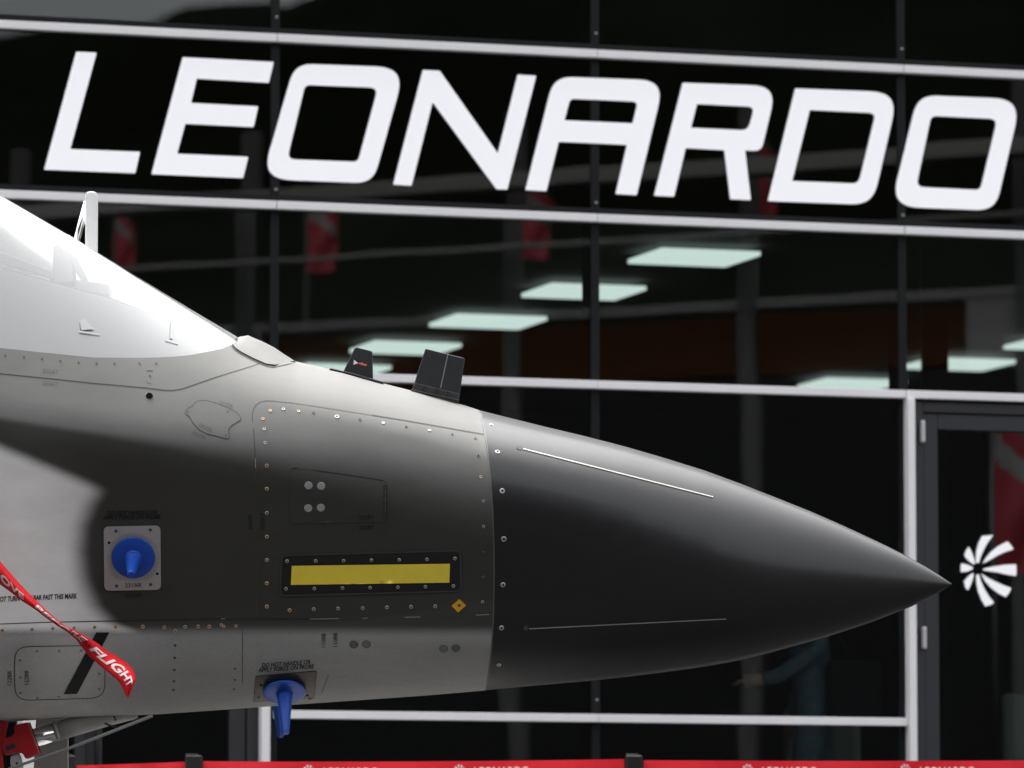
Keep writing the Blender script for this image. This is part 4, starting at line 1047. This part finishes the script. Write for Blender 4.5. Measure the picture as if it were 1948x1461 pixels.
# hill, and an added unseen dark stand
def hill_mesh():
    V = []; Fc = []; nx = 300; ny = 10
    for j in range(ny + 1):
        for i in range(nx + 1):
            ang = math.radians(-75 + 150 * i / nx)           # direction clockwise from -Y towards +X
            R = 170 + 30 * j
            el = float(np.interp(math.degrees(ang), [-75, 20, 30.7, 32.2, 33.3, 35, 40, 75], [13, 9.5, 9.03, 9.14, 9.38, 9.9, 12, 13]))
            h = 5 + 325 * math.tan(math.radians(el)) + 0.5 * math.sin(ang * 71 + j) + 0.4 * math.sin(ang * 213)
            z = h * min(1, j / 5.0)
            V.append((R * math.sin(ang), -R * math.cos(ang), z))
    for j in range(ny):
        for i in range(nx):
            a = j * (nx + 1) + i; Fc.append((a, a + 1, a + nx + 2, a + nx + 1))
    return structure(mesh('hill', V, Fc, M['hill'], smooth=True))
hill_mesh()
blocker = thing('sky_blocker', 'added unseen dark block behind the viewer, keeping sky light off the jet side', 'building', (-10, -30, 0))  # added out of view to darken the jet's side and radome
obox('blocker_wall', (-12, -30, 8.5), (27, 0, 0), (0, 4, 0), (0, 0, 8.5), M['darkwall'], blocker, 0.05)
obox('blocker_roof', (-12, -28.5, 17.3), (27.5, 0, 0), (0, 6.5, 0), (0, 0, 0.3), M['darkwall'], blocker, 0.05)
for k in range(9):
    if abs(-36 + 6 * k + 2) > 3: obox('blocker_column', (-34 + 5 * k, -23.0, 8.5), (0.12, 0, 0), (0, 0.12, 0), (0, 0, 8.49), M['steelgrey'], blocker)

# ================================================================== PERSON inside behind the glass
def person(px, depth, label, mirror=False):
    p = CAM + ray(px, 1400) * depth; z0 = 0.952
    t = thing('person', label, 'person', (p.x, p.y, z0))
    def W(x, y, z): return (p.x + x, p.y + y, z0 + z)
    # facing left (-X), slightly turned to the glass; left hand held forward at waist height
    v = [W(0.02, 0, 0.98), W(0.0, 0, 1.2), W(-0.02, 0, 1.42), W(-0.03, 0, 1.53), W(-0.05, 0, 1.66), W(-0.07, 0, 1.74),
         W(-0.02, -0.17, 1.43), W(0.05, -0.23, 1.16), W(-0.16, -0.21, 1.02), W(-0.24, -0.2, 1.01),
         W(-0.02, 0.17, 1.43), W(0.04, 0.24, 1.15), W(-0.05, 0.26, 0.93), W(-0.07, 0.26, 0.85),
         W(0.02, -0.1, 0.92), W(-0.04, -0.11, 0.5), W(0.02, -0.11, 0.09), W(-0.1, -0.12, 0.045),
         W(0.02, 0.1, 0.92), W(0.08, 0.11, 0.5), W(0.14, 0.11, 0.09), W(0.02, 0.12, 0.045)]
    e = [(0, 1), (1, 2), (2, 3), (3, 4), (4, 5), (2, 6), (6, 7), (7, 8), (8, 9), (2, 10), (10, 11), (11, 12), (12, 13), (0, 14), (14, 15), (15, 16), (16, 17), (0, 18), (18, 19), (19, 20), (20, 21)]
    r = [(0.15, 0.12), (0.145, 0.11), (0.16, 0.1), 0.055, (0.085, 0.1), 0.075, 0.07, 0.05, 0.038, 0.036, 0.07, 0.05, 0.038, 0.036, 0.095, 0.065, 0.045, 0.04, 0.095, 0.065, 0.045, 0.04]
    me = bpy.data.meshes.new('body'); me.from_pydata(v, e, []); me.update()
    o = bpy.data.objects.new('body', me); link(o, t)
    o.modifiers.new('skin', 'SKIN')
    for i, q in enumerate(r): me.skin_vertices[0].data[i].radius = q if hasattr(q, '__len__') else (q, q)
    me.skin_vertices[0].data[0].use_root = True
    s_ = o.modifiers.new('sub', 'SUBSURF'); s_.levels = 2; s_.render_levels = 2
    me.materials.append(M['denim'])
    # hands with fingers, head with face, hair
    for (hx, hy, hz, fx) in ((-0.26, -0.2, 1.005, -1), (-0.075, 0.26, 0.81, 0)):
        d = Vector((-1, 0, -0.1)) if fx else Vector((-0.15, 0, -1)); d.normalize()
        sd = Vector((0, 1, 0)); c = Vector(W(hx, hy, hz))
        hnd = tube('hand', [c - d * 0.03, c + d * 0.02, c + d * 0.06], [0.026, 0.036, 0.03], M['skin_tone'], t, 10)
        for k in range(4):
            b = c + d * 0.055 + sd * (0.017 * (k - 1.5)); L = (0.06, 0.07, 0.066, 0.05)[k]
            tube('finger', [b, b + d * L * 0.5, b + d * L * 0.85 + Vector((0, 0, -0.015))], [0.009, 0.0085, 0.007], M['skin_tone'], hnd, 8)
        tube('thumb', [c + sd * 0.025, c + sd * 0.048 + d * 0.03, c + sd * 0.05 + d * 0.055], [0.012, 0.010, 0.008], M['skin_tone'], hnd, 8)
    bm = bmesh.new(); bmesh.ops.create_uvsphere(bm, u_segments=24, v_segments=16, radius=1.0)
    for q in bm.verts:
        x, y, z = q.co; jaw = 1 - 0.25 * max(0, -z)
        q.co = Vector(W(-0.06 + x * 0.098 * jaw - 0.012 * max(0, -z), y * 0.078 * jaw, 1.66 + z * 0.122))
        if x < -0.85 and abs(y) < 0.25 and -0.3 < z < 0.1: q.co.x -= 0.02
    hd = bm_obj('head', bm, M['skin_tone'], t, True)
    for sy in (-1, 1):
        tube('eye', [W(-0.148, 0.03 * sy, 1.675), W(-0.155, 0.03 * sy, 1.675)], 0.011, M['hair'], hd, 10)
        tube('ear', [W(-0.045, 0.076 * sy, 1.66), W(-0.045, 0.09 * sy, 1.66)], [0.03, 0.026], M['skin_tone'], hd, 10)
    tube('mouth', [W(-0.146, -0.022, 1.60), W(-0.152, 0, 1.60), W(-0.146, 0.022, 1.60)], 0.005, M['hair'], hd, 8)
    bm = bmesh.new(); bmesh.ops.create_uvsphere(bm, u_segments=24, v_segments=16, radius=1.0)
    bmesh.ops.delete(bm, geom=[q for q in bm.verts if q.co.z < 0.05 and q.co.x < 0.1 or q.co.z < -0.5], context='VERTS')
    for q in bm.verts: q.co = Vector(W(-0.05 + q.co.x * 0.106, q.co.y * 0.086, 1.672 + q.co.z * 0.125))
    bm_obj('hair', bm, M['hair'], t, True)
    bag = obox('shoulder_bag', W(0.2, -0.16, 0.95), (0.13, 0, 0), (0, 0.06, 0), (0, 0, 0.15), M['bag'], None, 0.03)
    tag(bag, 'black shoulder bag carried by the person behind the glass', 'bag')
    tube('strap', [W(0.2, -0.16, 1.1), W(0.1, -0.16, 1.25), W(-0.03, -0.12, 1.5), W(-0.05, 0.05, 1.52), W(0.12, 0.14, 1.3)], 0.012, M['bag'], bag, 8)
person(1540, 27.2, 'person in denim clothes with a shoulder bag standing behind the glass below the radome')
